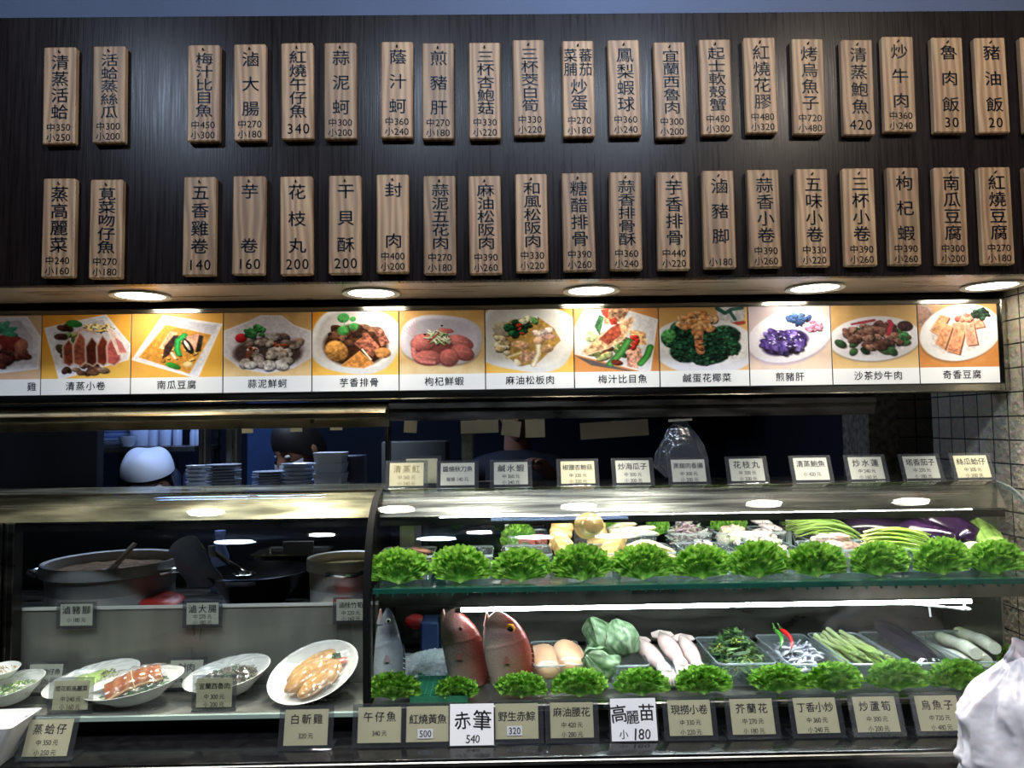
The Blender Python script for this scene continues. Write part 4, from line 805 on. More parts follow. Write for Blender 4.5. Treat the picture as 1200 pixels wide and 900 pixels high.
# ------------------------------------------------------------------ cold case, upper shelf
LAB1 = ['in front of the tub of brown sliced meat', 'in front of the tub of black fungus', 'in front of the pink meat tub', 'in front of the bamboo shoots', 'in front of the pale sliced whelk',
        'in front of the speckled squid tub', 'in front of the pale chopped seafood', 'in front of the octopus pieces', 'in front of the yellow chives', 'in front of the eggplants', 'in front of the green loofah']
for i, px in enumerate((466, 538.5, 611, 683, 755, 826, 893, 962, 1037, 1112, 1176)):
    x = X(px, 690, 1.374); o = bpy.data.objects.new('lettuce_fan', LETT[i % 4]); C.objects.link(o); o.location = (x, 1.392, ZS + .0008)
    o.scale = ((-1 if i % 3 == 1 else 1) * 1.07, .7, .83 + .04 * math.sin(i * 2.3)); tag(o, 'frilly lettuce fan on the upper shelf ' + LAB1[i], 'lettuce', 'lettuce fans along the upper shelf')
U1 = [(478, .106, 'sliced brown meat'), (550, .094, 'black fungus'), (617, .097, 'raw pink meat'), (688, .098, 'bamboo shoot halves'), (757, .100, 'pale sliced whelk'), (826, .098, 'speckled squid'), (900, .102, 'pale chopped seafood'), (975, .104, 'octopus pieces'), (1040, .104, 'yellow chives')]
YU = 1.478; hU = .046
UX = [X(px, 655, YU) for px, _, _ in U1]
for (px, w, c), x in zip(U1, UX): tub(x, YU, ZS + .0005, w, .118, hU, f'clear plastic tub holding {c}, on the upper shelf', 'front row of tubs on the upper shelf')
mt = [S(150, 104, 84), S(176, 132, 108), S(132, 84, 66), S(196, 158, 132)]
rg = random.Random(9)
m = MB()
m.cur = mt[1]; m.grid(lambda u, v: ((u - .5) * .082, (v - .5) * .09, .028 + .006 * math.sin(u * 9) * math.cos(v * 7)), 12, 12); base = m
sm = MB(); sm.cur = mt[0]; sm.ico((0, 0, 0), (.026, .016, .0045), 2, .25, 3, 3)
me = sm.mesh('meat_slice', wet, 180)
for k, (a, b, z, rz) in enumerate(((-.02, -.03, .030, .3), (.012, -.026, .033, -.4), (-.01, .0, .035, .9), (.022, .01, .036, .2), (.0, .028, .034, -.2), (.024, .03, .043, .7), (-.026, .026, .033, 0))):
    o = bpy.data.objects.new('meat_slice', me); C.objects.link(o); o.location = (UX[0] + a, YU + b, ZS + z); o.rotation_euler = (.15 * (k % 3 - 1), .2 * (k % 2), rz); tag(o, 'slice of brown raw meat in the tub nearest the case seam', 'meat slice', 'brown meat slices')
heap('black_fungus', 'heap of glossy black fungus in a clear tub', 'fungus', UX[1], YU, ZS + .010, .082, .1, .034, 150, (.0045, .008), [S(30, 20, 28), S(44, 28, 34), S(22, 16, 22), S(60, 38, 40)], 2, shiny, (1, 1, .7), .5, 2)
heap('pink_meat', 'heap of raw pink meat chunks in a clear tub', 'meat', UX[2], YU, ZS + .006, .078, .095, .027, 46, (.009, .014), [S(214, 120, 100), S(226, 142, 120), S(200, 104, 88), S(232, 170, 150)], 5, wet, (1.3, 1, .7), .3, 2)
# bamboo shoots
def shoot(r, L, half=False):
    m = MB(); 
    def fn(u, v):
        a = 2 * math.pi * u; k = min(1, v * 6) ** .5 * (1 - .55 * max(0, v - .5)) if v < 1 else 0
        k *= (1 - max(0, (v - .93) / .07) ** 2) ** .5 if v > .93 else 1
        rr_ = r * k * (1 + .05 * math.sin(v * 30)); x, y = rr_ * math.cos(a), rr_ * math.sin(a)
        if half: y = max(y, -.15 * r)
        return (x, y, v * L)
    m.grid(fn, 24, 24, lambda u, v: mixc(S(222, 190, 128), S(188, 150, 92), .5 + .5 * math.sin(v * 28 + math.sin(u * 6))), True); return m
me1 = shoot(.024, .075).mesh('bamboo_shoot', wet, 60); me2 = shoot(.026, .08, True).mesh('bamboo_shoot', wet, 60)
for me, p, r_, l in ((me1, (UX[3] - .006, YU - .008, ZS + .089), (R(78), 0, R(10)), 'whole round bamboo shoot lying on top of the halves'), (me2, (UX[3] - .026, YU - .036, ZS + .026), (R(-50), R(10), R(40)), 'halved bamboo shoot under the whole one, on the seam side'),
                     (me2, (UX[3] + .026, YU - .034, ZS + .024), (R(-50), R(-12), R(-50)), 'halved bamboo shoot under the whole one, beside the whelk tub')):
    o = bpy.data.objects.new('bamboo_shoot', me); C.objects.link(o); o.location = p; o.rotation_euler = r_; tag(o, l, 'bamboo shoot', 'bamboo shoots in the tub')
m = MB()
m.grid(lambda u, v: ((u - .5) * .026 * (1 - .75 * abs(2 * v - 1) ** 2.4), (v - .5) * .075, .004 * math.cos((u - .5) * 3) + .012 * math.sin(v * 3.1)), 8, 14, lambda u, v: mixc(S(238, 218, 180), S(224, 196, 150), abs(u - .5) * 2))
m.grid(lambda u, v: ((u - .5) * .026 * (1 - .75 * abs(2 * v - 1) ** 2.4), (v - .5) * .075, -.004 + .003 * math.cos((u - .5) * 3) + .012 * math.sin(v * 3.1)), 8, 14, lambda u, v: S(224, 200, 160))
me = m.mesh('whelk_slice', wet, 180)
for k, (a, b, z, rz) in enumerate(((-.024, -.02, .040, -1.1), (-.004, -.024, .044, -1.4), (.018, -.022, .041, -1.9), (-.012, -.004, .050, -1.3), (.014, -.006, .051, -1.7), (.0, .012, .056, -1.55), (-.026, .02, .046, -1.0), (.026, .018, .045, -2.0))):
    o = bpy.data.objects.new('whelk_slice', me); C.objects.link(o); o.location = (UX[4] + a, YU + b, ZS + z - .012); o.rotation_euler = (0, 0, rz); tag(o, 'pale cream whelk slice heaped over lettuce on the upper shelf', 'seafood slice', 'pale whelk slices')
for k, (xx, yy, zz, s) in enumerate(((UX[4] + .03, YU - .02, ZS + .022, .5), (UX[4] - .034, YU - .01, ZS + .022, .42))):
    o = bpy.data.objects.new('lettuce_fan', LETT[k]); C.objects.link(o); o.location = (xx, yy, zz); o.scale = (s, s, s); o.rotation_euler = (R(-50), 0, R(40 - 80 * k)); tag(o, 'small lettuce leaf tucked under the pale whelk slices' + (' on the squid side' if k == 0 else ' on the bamboo side'), 'lettuce')
heap('chopped_squid', 'heap of speckled chopped squid tentacles in a clear tub', 'squid', UX[5], YU, ZS + .010, .082, .1, .040, 170, (.004, .0075), [S(226, 216, 212), S(196, 176, 176), S(120, 88, 92), S(236, 228, 222)], 7, wet, (1.4, 1, .8), .5, 1)
heap('chopped_seafood', 'heap of pale chopped seafood in a clear tub', 'seafood', UX[6], YU, ZS + .010, .098, .1, .058, 190, (.005, .009), [S(240, 226, 206), S(232, 214, 196), S(246, 238, 226), S(222, 200, 180)], 8, wet, (1.4, 1, .7), .4, 1)
me = None
for k, (a, b, z, r3, c, rz) in enumerate(((-.030, -.028, .040, (.020, .017, .015), S(206, 188, 184), .3), (-.008, -.03, .044, (.021, .018, .016), S(216, 206, 200), -.4), (.016, -.03, .042, (.022, .018, .015), S(196, 160, 148), .4), (.034, -.022, .040, (.018, .017, .013), S(190, 160, 154), 1), (-.012, .006, .054, (.026, .018, .012), S(226, 206, 190), .1), (.018, .008, .056, (.024, .018, .013), S(208, 172, 150), -.2))):
    m = MB(); m.ico((0, 0, 0), r3, 3, .25, 2.2, k + 3, None, lambda p, n, c=c: mixc(c, S(120, 84, 80), .9 if mnoise.noise(p * 6 + Vector((k * 3, 0, 0))) > .38 else (.15 + n * .2)))
    if k in (0, 1, 4):
        for j in range(9): m.cur = S(236, 224, 214); m.ico((r3[0] * .9 * math.cos(j * .35 + .2), -r3[1] * .8 * math.sin(j * .35), r3[2] * .55), .0028, 1)
    one('octopus_piece', ('plump octopus piece with suckers, ' if k in (0, 1, 4) else 'smooth brown octopus piece, ') + ['nearest the chopped seafood', 'at the front of its tub', 'lying low beside the chives', 'at the chive end of its tub', 'at the top of the pile', 'brown-topped on top of the pile'][k], 'octopus', m, wet, (UX[7] + a, YU + b, ZS + z), (0, 0, rz), 'octopus pieces')
# yellow chives: stalks laid diagonally
m = MB(); m.tube([(0, -.062, -.010), (.002, -.03, .0), (0, .0, .004), (-.002, .03, .003), (-.004, .062, -.002)], [.0016, .0022, .0022, .002, .0012], 5, cols=[S(222, 226, 150), S(190, 210, 96), S(164, 196, 70), S(140, 180, 56), S(190, 208, 110)]); me = m.mesh('chive_stalk', wet, 180)
rg = random.Random(12)
for k in range(70):
    o = bpy.data.objects.new('chive_stalk', me); C.objects.link(o); q = (k % 14) / 13 - .5; lay = k // 14
    jt = rg.uniform(-.012, .012); q *= 1 - lay * .16
    o.location = (UX[8] + .012 + q * .078 * .616 + jt * .788, YU - .012 + q * .078 * .788 - jt * .616, ZS + .046 + lay * .0068 - q * q * .006); o.scale = (1, .8, 1); o.rotation_euler = (R(-4), 0, R(-128 + rg.uniform(-2.2, 2.2)))
    tag(o, 'thin yellow-green chive stalk in the bundle beside the eggplants', 'chives', 'bundle of yellow chives')
# eggplants
def eggplant(pts, rad):
    m = MB(); m.cur = S(44, 20, 52); k = 20; P_ = [Vector(p) for p in pts]
    def cr(t):
        n = len(P_) - 1; i = min(int(t * n), n - 1); u = t * n - i; p0, p1, p2, p3 = P_[max(i - 1, 0)], P_[i], P_[i + 1], P_[min(i + 2, n)]
        return .5 * (2 * p1 + (p2 - p0) * u + (2 * p0 - 5 * p1 + 4 * p2 - p3) * u * u + (3 * p1 - p0 - 3 * p2 + p3) * u ** 3)
    ts = [i / k for i in range(k + 1)]
    m.tube([cr(t) for t in ts], [max(.002, rad * min(1, (4.2 * t) ** .5, (5 * (1 - t)) ** .5) * (.82 + .25 * t)) for t in ts], 20); return m
egg_m = pm('eggplant_skin', S(38, 16, 46), .1, spec=.6, coat=.6, var=.3, vs=20)
def W3(px, py, Y): p = P(px, py, Y); return (p.x, p.y, p.z)
one('eggplant', 'long dark purple eggplant lying in front, its blunt end toward the case glass', 'eggplant', eggplant([W3(1054, 624, 1.54), W3(1070, 624, 1.53), W3(1098, 634, 1.50), W3(1120, 644, 1.48)], .029), egg_m, group='eggplants')
one('eggplant', 'dark purple eggplant lying behind the first one, nearer the loofah', 'eggplant', eggplant([W3(1076, 608, 1.60), W3(1098, 610, 1.58), W3(1126, 625, 1.54), W3(1146, 644, 1.50)], .031), egg_m, group='eggplants')
one('eggplant', 'dark eggplant at the back in the shade behind the long beans', 'eggplant', eggplant([W3(985, 622, 1.66), W3(1010, 618, 1.65), W3(1040, 622, 1.64), W3(1068, 634, 1.60)], .026), egg_m, group='eggplants')
def gourd(L, r, c1, c2):
    m = MB(); m.grid(lambda u, v: (r * (1 + .05 * abs(math.sin(u * math.pi * 9))) * min(1, (9 * v) ** .5, (9 * (1 - v)) ** .5) * math.cos(2 * math.pi * u), v * L, r * (1 + .05 * abs(math.sin(u * math.pi * 9))) * min(1, (9 * v) ** .5, (9 * (1 - v)) ** .5) * math.sin(2 * math.pi * u)), 54, 24,
        lambda u, v: mixc(c1, c2, 1 if abs(math.sin(u * math.pi * 9)) < .12 else .25 + .25 * math.sin(v * 40 + u * 30)), True); return m
p = Vector(W3(1168, 650, 1.44)); q = Vector(W3(1148, 617, 1.58))
one('loofah', 'pale green loofah gourd lying at the tiled wall end of the upper shelf', 'loofah', gourd((q - p).length, .026, S(158, 186, 92), S(104, 140, 60)), veg, p, (math.asin((q - p).normalized().z), 0, math.atan2(-(q - p).x, (q - p).y)), 'loofah gourds')
p = Vector(W3(1150, 630, 1.56)); q = Vector(W3(1116, 612, 1.67))
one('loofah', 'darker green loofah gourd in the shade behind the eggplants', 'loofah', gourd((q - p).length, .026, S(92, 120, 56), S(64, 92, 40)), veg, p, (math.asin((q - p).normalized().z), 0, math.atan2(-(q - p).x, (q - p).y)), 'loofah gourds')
m = MB(); m.cur = S(216, 218, 190); m.ico((0, 0, 0), (.019, .03, .019), 3, .04, 2, 1); one('white_radish', 'round pale radish end showing between two lettuce fans beside the loofah', 'radish', m, wet, (X(1145, 655, 1.43), 1.44, ZS + .035))
t = tub(X(1100, 650, 1.47), 1.468, ZS + .0005, .085, .1, .03, 'low clear tub under the eggplants on the upper shelf', 'front row of tubs on the upper shelf')
# back row on the riser
ZR = ZS + .0205
U2 = [(618, .088, 'green leaves and red prawns'), (740, .098, 'pale fish slices'), (805, .09, 'silvery whitebait'), (858, .09, 'pale chunks'), (897, .07, 'folded squid')]
YR = 1.628; VX = [X(px, 625, YR) for px, _, _ in U2]
for (px, w, c), x in zip(U2, VX): tub(x, YR, ZR, w if px != 897 else .062, .104, .038, f'clear plastic tub of {c} in the back row', 'back row of tubs on the upper shelf')
for k, (dx, l, s) in enumerate(((-.02, 'dark lettuce leaf in the back-row tub with red prawns', .66),)):
    o = bpy.data.objects.new('lettuce_fan', LETT[2]); C.objects.link(o); o.location = (VX[0] + dx, YR, ZR + .006); o.scale = (s * 1.1, s, s); tag(o, l, 'lettuce')
m = MB(); m.cur = S(206, 74, 50)
m.tube([(.016 * math.cos(a), 0, .016 * math.sin(a)) for a in [i * .35 for i in range(9)]], [.002, .005, .007, .008, .008, .007, .006, .004, .002], 8)
me = m.mesh('red_prawn', wet, 180)
for k in range(3):
    o = bpy.data.objects.new('red_prawn', me); C.objects.link(o); o.location = (VX[0] + .012 * k - .004, YR - .03 + .008 * k, ZR + .012 + .003 * k); o.rotation_euler = (.3 * k, .5 * k, .4 * k); tag(o, 'curled red prawn in the back-row tub under a lettuce leaf', 'prawn', 'red prawns')
o = bpy.data.objects.new('bamboo_shoot', me1); C.objects.link(o); o.location = (X(661, 615, 1.60), 1.585, ZR + .075); o.rotation_euler = (R(178), R(14), 0); tag(o, 'upright bamboo shoot with its cut top showing, behind the round one', 'bamboo shoot')
o = bpy.data.objects.new('bamboo_shoot', me1); C.objects.link(o); o.location = (X(694, 612, 1.60), 1.595, ZR + .07); o.rotation_euler = (R(172), R(-10), 1); tag(o, 'bamboo shoot standing in the wrapped bundle behind the round one', 'bamboo shoot')
m = MB(); m.cur = S(236, 236, 238)
m.grid(lambda u, v: ((.030 + .006 * math.sin(u * 25)) * math.cos(2 * math.pi * u), (.022 + .004 * math.sin(u * 31)) * math.sin(2 * math.pi * u), v * .055 + .008 * math.sin(u * 19) * v), 40, 8, None, True)
one('plastic_wrap', 'crumpled clear wrapper around the standing bamboo shoots', 'wrapper', m, film_m, (X(690, 615, 1.60), 1.595, ZR + .001))
fs_ = MB(); fs_.ico((0, 0, 0), (.026, .013, .006), 2, .18, 2, 5, None, lambda p, n: mixc(S(230, 206, 160), S(246, 238, 220), .5 + p.z)); me = fs_.mesh('fish_slice', wet, 180)
for k in range(10):
    o = bpy.data.objects.new('fish_slice', me); C.objects.link(o); rg = random.Random(k + 40); o.location = (VX[1] + (k % 4 - 1.5) * .019, YR - .03 + (k // 4) * .024, ZR + .034 + .006 * (k // 4) + .004 * (k % 2)); o.rotation_euler = (rg.uniform(-.2, .2), rg.uniform(-.3, .3), rg.uniform(-.5, .5)); tag(o, 'pale fish slice laid on lettuce in the back row', 'fish slice', 'pale fish slices')
for k, px in enumerate((712, 771)):
    o = bpy.data.objects.new('lettuce_fan', LETT[k + 1]); C.objects.link(o); o.location = (X(px, 620, 1.65), 1.655, ZR + .022); o.scale = (.5, .6, .6); tag(o, 'lettuce leaf behind the pale fish slices, ' + ('bamboo side' if k == 0 else 'whitebait side'), 'lettuce')
heap('whitebait', 'mound of silvery whitebait in the back row', 'whitebait', VX[2], YR, ZR + .012, .082, .09, .048, 190, (.0026, .0036), [S(188, 178, 176), S(140, 128, 130), S(214, 206, 202), S(110, 98, 104)], 17, wet, (5.5, 1, .9), .1, 1)
for k, px in enumerate((846, 862)):
    o = bpy.data.objects.new('lettuce_fan', LETT[k]); C.objects.link(o); o.location = (X(px, 620, 1.668), 1.67, ZR + .026); o.scale = (.5, .5, .62); tag(o, 'lettuce leaf behind the pale chunks, ' + ('whitebait side' if k == 0 else 'squid side'), 'lettuce')
heap('pale_chunks', 'mound of creamy pale chunks in the back row', 'seafood', VX[3], YR - .012, ZR + .012, .085, .08, .032, 60, (.006, .010), [S(234, 222, 196), S(222, 208, 180), S(242, 234, 216)], 23, wet, (1.3, 1, .8), .4, 2)
for k, (dx, z, rz) in enumerate(((-.014, .034, .2), (.008, .042, -.15), (.014, .030, .25), (-.004, .052, .1))):
    m = MB(); m.grid(lambda u, v: ((v - .5) * .05, .011 * math.cos(2 * math.pi * u) * (math.sin(math.pi * min(1, v * .92 + .06)) ** .6), .008 * math.sin(2 * math.pi * u) * (math.sin(math.pi * min(1, v * .92 + .06)) ** .6)), 16, 16, lambda u, v: mixc(S(226, 216, 214), S(116, 90, 96), 1 if mnoise.noise(Vector((u * 22, v * 22, k))) > .25 else .1 + .3 * max(0, math.sin(2 * math.pi * u))), True)
    one('folded_squid', 'speckled squid folded in the back-row tub, ' + ['lowest at the front', 'second from the top', 'low at the stile', 'on top of the pile'][k], 'squid', m, wet, (VX[4] + dx, YR - .02 + .01 * k, ZR + z), (0, .2 * (k % 2), rz), 'folded squid')
tub(X(972, 622, 1.62), 1.622, ZS + .0005, .13, .11, .042, 'wide clear tub of green long beans at the back', 'back row of tubs on the upper shelf')
m = MB(); m.tube([(-.06, 0, -.004), (-.03, .004, .006), (.0, 0, .010), (.03, -.004, .006), (.058, 0, -.008)], [.001, .0022, .0024, .0022, .001], 6, cols=[S(120, 150, 60)] * 2 + [S(104, 140, 52)] * 2 + [S(150, 172, 84)]); me = m.mesh('long_bean', wet, 180)
rg = random.Random(31)
for k in range(64):
    o = bpy.data.objects.new('long_bean', me); C.objects.link(o); q = (k % 16) / 15 - .5; lay = k // 16
    o.location = (X(962, 615, 1.62) + rg.uniform(-.012, .012), 1.618 + q * .09, ZS + .052 + .0062 * lay - q * q * .03); o.rotation_euler = (0, R(5), R(rg.uniform(-3, 3) - 6)); tag(o, 'green long bean in the bundle behind the octopus tub', 'long bean', 'bundle of long beans')
# ------------------------------------------------------------------ cold case, lower floor
LAB2 = ['beside the silver fish at the case seam', 'under the shaded red fish', 'under the red fish with the orange eye', 'in front of the pork kidneys', 'in front of the cabbage leaves', 'in front of the pale squid',
        'in front of the gai lan heap', 'in front of the silver anchovies', 'in front of the asparagus', 'in front of the dark roe slab', 'in front of the water bamboo']
for i, (px, s) in enumerate(((462, .78), (536, .62), (611, .72), (679, .80), (752, .78), (824, .82), (911, .82), (976, .84), (1051, .88), (1122, .86), (1196, .9))):
    o = bpy.data.objects.new('lettuce_fan', LETT[(i + 2) % 4]); C.objects.link(o); o.location = (X(px, 825, 1.38), 1.376, ZF + .0035)
    o.scale = ((1 if i % 2 else -1) * s * 1.22, .75, s * .80); tag(o, 'frilly lettuce fan on the lower level ' + LAB2[i], 'lettuce', 'lettuce fans along the lower level')
YV = 1.50
L2 = [(652, .098, .16, 'pork kidneys'), (722, .104, .18, 'cabbage leaves'), (860, .112, .18, 'gai lan flowers'), (934, .104, .20, 'silver anchovies'), (1000, .104, .21, 'asparagus'), (1062, .100, .21, 'the dark roe slab'), (1136, .124, .21, 'water bamboo')]
LX = {}
for px, w, d, c in L2:
    x = X(px, 775, YV); LX[c] = x; tub(x, YV, ZF + .0005, w, d, .046, f'clear plastic tub of {c} on the lower level of the cold case', 'tubs on the lower level')
# kidneys
for k, (dx, dz, ry, l) in enumerate(((-.0235, -.004, -6, 'pork kidney lobe nearer the red fish'), (.0225, .0, 10, 'larger glossy pork kidney lobe nearer the cabbage'))):
    m = MB(); m.ico((0, 0, 0), (.0325 + .001 * k, .054, .0235 + .004 * k), 4, .06, 1.2, k, None, lambda p, n: mixc(S(200, 164, 132), S(178, 134, 104), .5 + n), sq=.85); one('pork_kidney', l, 'kidney', m, shiny, (LX['pork kidneys'] + dx, YV - .030, ZF + .042 + dz), (.15, R(ry), .1), 'pork kidneys')
# cabbage leaf heads
def cabbage(seed):
    m = MB(); rg = random.Random(seed); c1, c2, c3 = S(166, 190, 152), S(118, 152, 112), S(214, 226, 204)
    for l in range(4):
        ph = rg.uniform(0, 6.28); off = Vector((seed * 5, l * 3, 1))
        def fn(u, v):
            a = ph + (u - .5) * 3.4; z = v; r = .030 * (math.sin(math.pi * min(1, .12 + v * .86)) ** .75) * (1 + .05 * l); e = abs(u - .5) * 2
            n = mnoise.noise(Vector((math.cos(a) * 2.2, math.sin(a) * 2.2, v * 3)) + off)
            r *= 1 + .22 * n + .06 * math.sin(a * 9 + 6 * v); fl = max(0, e - .7) * .03 * math.sin(v * 6 + l)
            return ((r + fl) * math.cos(a), (r + fl) * math.sin(a), .068 * z + .004 * math.sin(u * 9) * v)
        m.grid(fn, 30, 20, lambda u, v: mixc(mixc(c1, c2, .5 + .7 * math.sin(u * 31 + v * 4 + 3 * math.sin(v * 9))), c3, max(0, 1 - abs(math.sin((u - .5) * 9 * (1.2 - v * .4))) * 7) * .8))
    return m
for k, (dx, dy, z, r, l) in enumerate(((-.024, .01, .040, (R(-18), R(-14), .3), 'cabbage leaf head behind, nearer the kidneys, with a dark hollow'), (.020, -.01, .040, (R(-24), R(18), 1.2), 'tall pointed cabbage leaf head nearer the pale squid'), (-.014, -.052, .032, (R(-62), R(-10), 2.0), 'low front cabbage leaf head lying over the tub rim'))):
    one('cabbage', l, 'cabbage', cabbage(k + 2), leaf_m, (LX['cabbage leaves'] + dx, YV + dy, ZF + z), r, 'cabbage leaf heads', 180)
# pale squid: body, fins, head
def squid():
    m = MB(); c1, c2 = S(232, 212, 206), S(206, 160, 156)
    m.grid(lambda u, v: ((.017 * max(0.02, math.sin(math.pi * min(1, v * .80 + .16))) ** .7) * math.cos(2 * math.pi * u), v * .11, (.0145 * max(.02, math.sin(math.pi * min(1, v * .80 + .16))) ** .7) * math.sin(2 * math.pi * u)), 20, 20, lambda u, v: mixc(c1, c2, .4 + .6 * mnoise.noise(Vector((u * 5, v * 8, 0)))), True)
    return m
sq = thing('squid', 'x', 'squid', (0, 0, 0), (0, 0, 0), 'pale pink squid')
squid().build('mantle', wet, sq, smooth=180)
for s_ in (-1, 1):
    m = MB(); m.cur = S(222, 196, 192); m.prism([(0, 0), (s_ * .020, -.012), (s_ * .022, -.028), (s_ * .004, -.040)], -.0012, .0012); m.v = [(x, .112 + z * .9, y + .004) for x, y, z in m.v]; m.build('fin', wet, sq)
m = MB(); m.cur = S(230, 214, 210); m.ico((0, -.008, -.002), (.0125, .017, .0115), 3, .12, 3, 2); m.cur = S(226, 206, 202)
for k in range(6): a = (k - 2.5) * .3; m.tube([(.004 * (k - 2.5), -.018, -.003), (.005 * (k - 2.5), -.032, -.006), (.006 * (k - 2.5), -.043, -.016)], [.0042, .0036, .0012], 8)
m.build('head', wet, sq, smooth=180)
for k, (px, dz, rz, l) in enumerate(((775, .034, .16, 'pale pink squid beside the cabbage leaves'), (795, .044, .0, 'middle pale pink squid lying a little higher'), (815, .036, -.10, 'pale pink squid beside the gai lan heap'))):
    o = sq if k == 0 else dup(sq); o['label'] = l; o.location = (X(px, 780, 1.45), 1.445, ZF + dz); o.rotation_euler = (R(10), 0, rz + .12); o.scale = (1.05, 1.05, 1.1)
m = MB(); m.box((X(796, 780, 1.48), 1.49, ZF + .012), (.085, .15, .022), bev=.004); one('ice_block', 'low slab of ice under the pale squid', 'ice', m, pm('ice', S(190, 200, 206), .25, var=.2, vs=40, bump=.4, bs=90))
# gai lan heap
rg = random.Random(77); m = MB()
for k in range(420):
    a, q = rg.uniform(0, 6.28), rg.random() ** .5; x, y = q * .046 * math.cos(a), q * .078 * math.sin(a); z = .066 * (1 - q ** 2) * rg.uniform(.6, 1) + .014
    if k % 4: 
        m.cur = rg.choice([S(48, 80, 44), S(32, 58, 34), S(66, 100, 56), S(96, 126, 74)]); L_ = rg.uniform(.012, .022); d = Vector((rg.uniform(-1, 1), rg.uniform(-1, 1), rg.uniform(-.4, .4))).normalized() * L_
        w_ = Vector((-d.y, d.x, .3 * rg.uniform(-1, 1) * L_)).normalized() * L_ * .3; p = Vector((x, y, z)); m.add([p - d, p - w_ + Vector((0, 0, .003)), p + d, p + w_, p + Vector((0, 0, .005))], [(0, 1, 4), (1, 2, 4), (2, 3, 4), (3, 0, 4)])
    elif k % 8: m.cur = rg.choice([S(126, 156, 96), S(150, 176, 112)]); d = Vector((rg.uniform(-1, 1), rg.uniform(-1, 1), rg.uniform(-.3, .5))).normalized() * .014; m.tube([Vector((x, y, z)) - d, Vector((x, y, z)) + d], .0024, 6)
    else:
        for j in range(7): m.cur = rg.choice([S(150, 168, 70), S(98, 128, 60), S(186, 190, 84)]); m.ico((x + rg.uniform(-.006, .006), y + rg.uniform(-.006, .006), z + rg.uniform(0, .006)), .0022, 1)
o = m.build('gai_lan_flowers', leaf_m, loc=(LX['gai lan flowers'], YV - .01, ZF + .006), smooth=30); tag(o, 'heap of chopped dark green gai lan flowers in a tub', 'greens', None, 'stuff')
# anchovies and chillies
m = MB(); k_ = 9
m.tube([(.004 * math.sin(i * .5), -.026 + .052 * i / 10, .003 * math.sin(i * .7)) for i in range(11)], [.0006, .0022, .0030, .0034, .0034, .0032, .0028, .0022, .0015, .0010, .0026], 8, flat=1.0, cols=[S(206, 206, 214)] * 4 + [S(176, 176, 190)] * 7)
m.cur = S(20, 20, 24); m.ico((.0026, -.0225, .0012), .0009, 1); me = m.mesh('silver_anchovy', shiny, 180)
rg = random.Random(5)
for k in range(64):
    o = bpy.data.objects.new('silver_anchovy', me); C.objects.link(o); a, q = rg.uniform(0, 6.28), rg.random() ** .5
    o.location = (LX['silver anchovies'] + q * .034 * math.cos(a), YV - .01 + q * .062 * math.sin(a), ZF + .022 + .026 * (1 - q * q) + rg.uniform(-.002, .003)); o.rotation_euler = (rg.uniform(-.25, .25), rg.uniform(-.4, .4), rg.choice([-1.3, -1.0, -.7, .6, 1.5]) + rg.uniform(-.4, .4)); tag(o, 'small silver anchovy in the heap under the two chillies', 'anchovy', 'heap of silver anchovies')
for nm, c, px, py, rz, l in (('red_chilli', S(190, 20, 24), 922, 760, .0, 'curved red chilli lying on the silver anchovies'), ('green_chilli', S(60, 110, 40), 912, 757, -.25, 'green chilli lying beside the red one on the anchovies')):
    t = thing(nm, l, 'chilli', (X(px, py, 1.47), 1.468, ZF + .074), (R(30), 0, rz))
    m = MB(); m.cur = c; pts = [(.010 * math.sin(i * .32) - .004, .024 - .052 * i / 9, .003 * math.sin(i * .35)) for i in range(10)]; m.tube(pts, [.0030, .0042, .0046, .0046, .0044, .0040, .0034, .0027, .0018, .0006], 10); m.build('pod', shiny, t, smooth=180)
    m = MB(); m.cur = S(52, 88, 36); p0_ = Vector(pts[0]); m.tube([p0_, p0_ + Vector((-.001, .006, .002)), p0_ + Vector((-.003, .013, .003))], [.0038, .0018, .0014], 8); m.build('stem', veg, t)
# asparagus
asp = thing('asparagus_spear', 'x', 'asparagus', (0, 0, 0), (0, 0, 0), 'asparagus spears')
m = MB(); n = 16
m.tube([(0, .1 - .2 * i / n, .0012 * math.sin(i)) for i in range(n + 1)], [.0046 + .0004 * math.sin(i * 2) - .0012 * max(0, i - 12) * .5 for i in range(n + 1)], 10, cols=[mixc(S(206, 214, 160), S(142, 170, 84), i / n) for i in range(n + 1)]); m.build('stalk', wet, asp, smooth=60)
m = MB()
for i in range(22):
    v = i / 21; a = i * 2.4; r = .0052 * (1 - .75 * v); m.cur = mixc(S(150, 172, 92), S(112, 130, 84), .5 + .5 * math.sin(i)); m.ico((r * .6 * math.cos(a), -.088 - .026 * v, r * .6 * math.sin(a)), (.0024, .005, .0024), 1, 0, 1, 0, (.3 * math.sin(a), 0, .35 * math.cos(a)))
m.build('tip', veg, asp, smooth=60)
rg = random.Random(3)
for k in range(15):
    o = asp if k == 0 else dup(asp); lay = k // 8; q = k % 8
    o['label'] = 'green asparagus spear lying tip outward in the tub beside the anchovies'; o.location = (LX['asparagus'] - .037 + q * .0105 + lay * .004, YV + rg.uniform(-.004, .004) + .014, ZF + .034 + lay * .0115); o.scale = (1, .86, 1); o.rotation_euler = (R(6), R(rg.uniform(-180, 180)), R(rg.uniform(-.7, .7)))
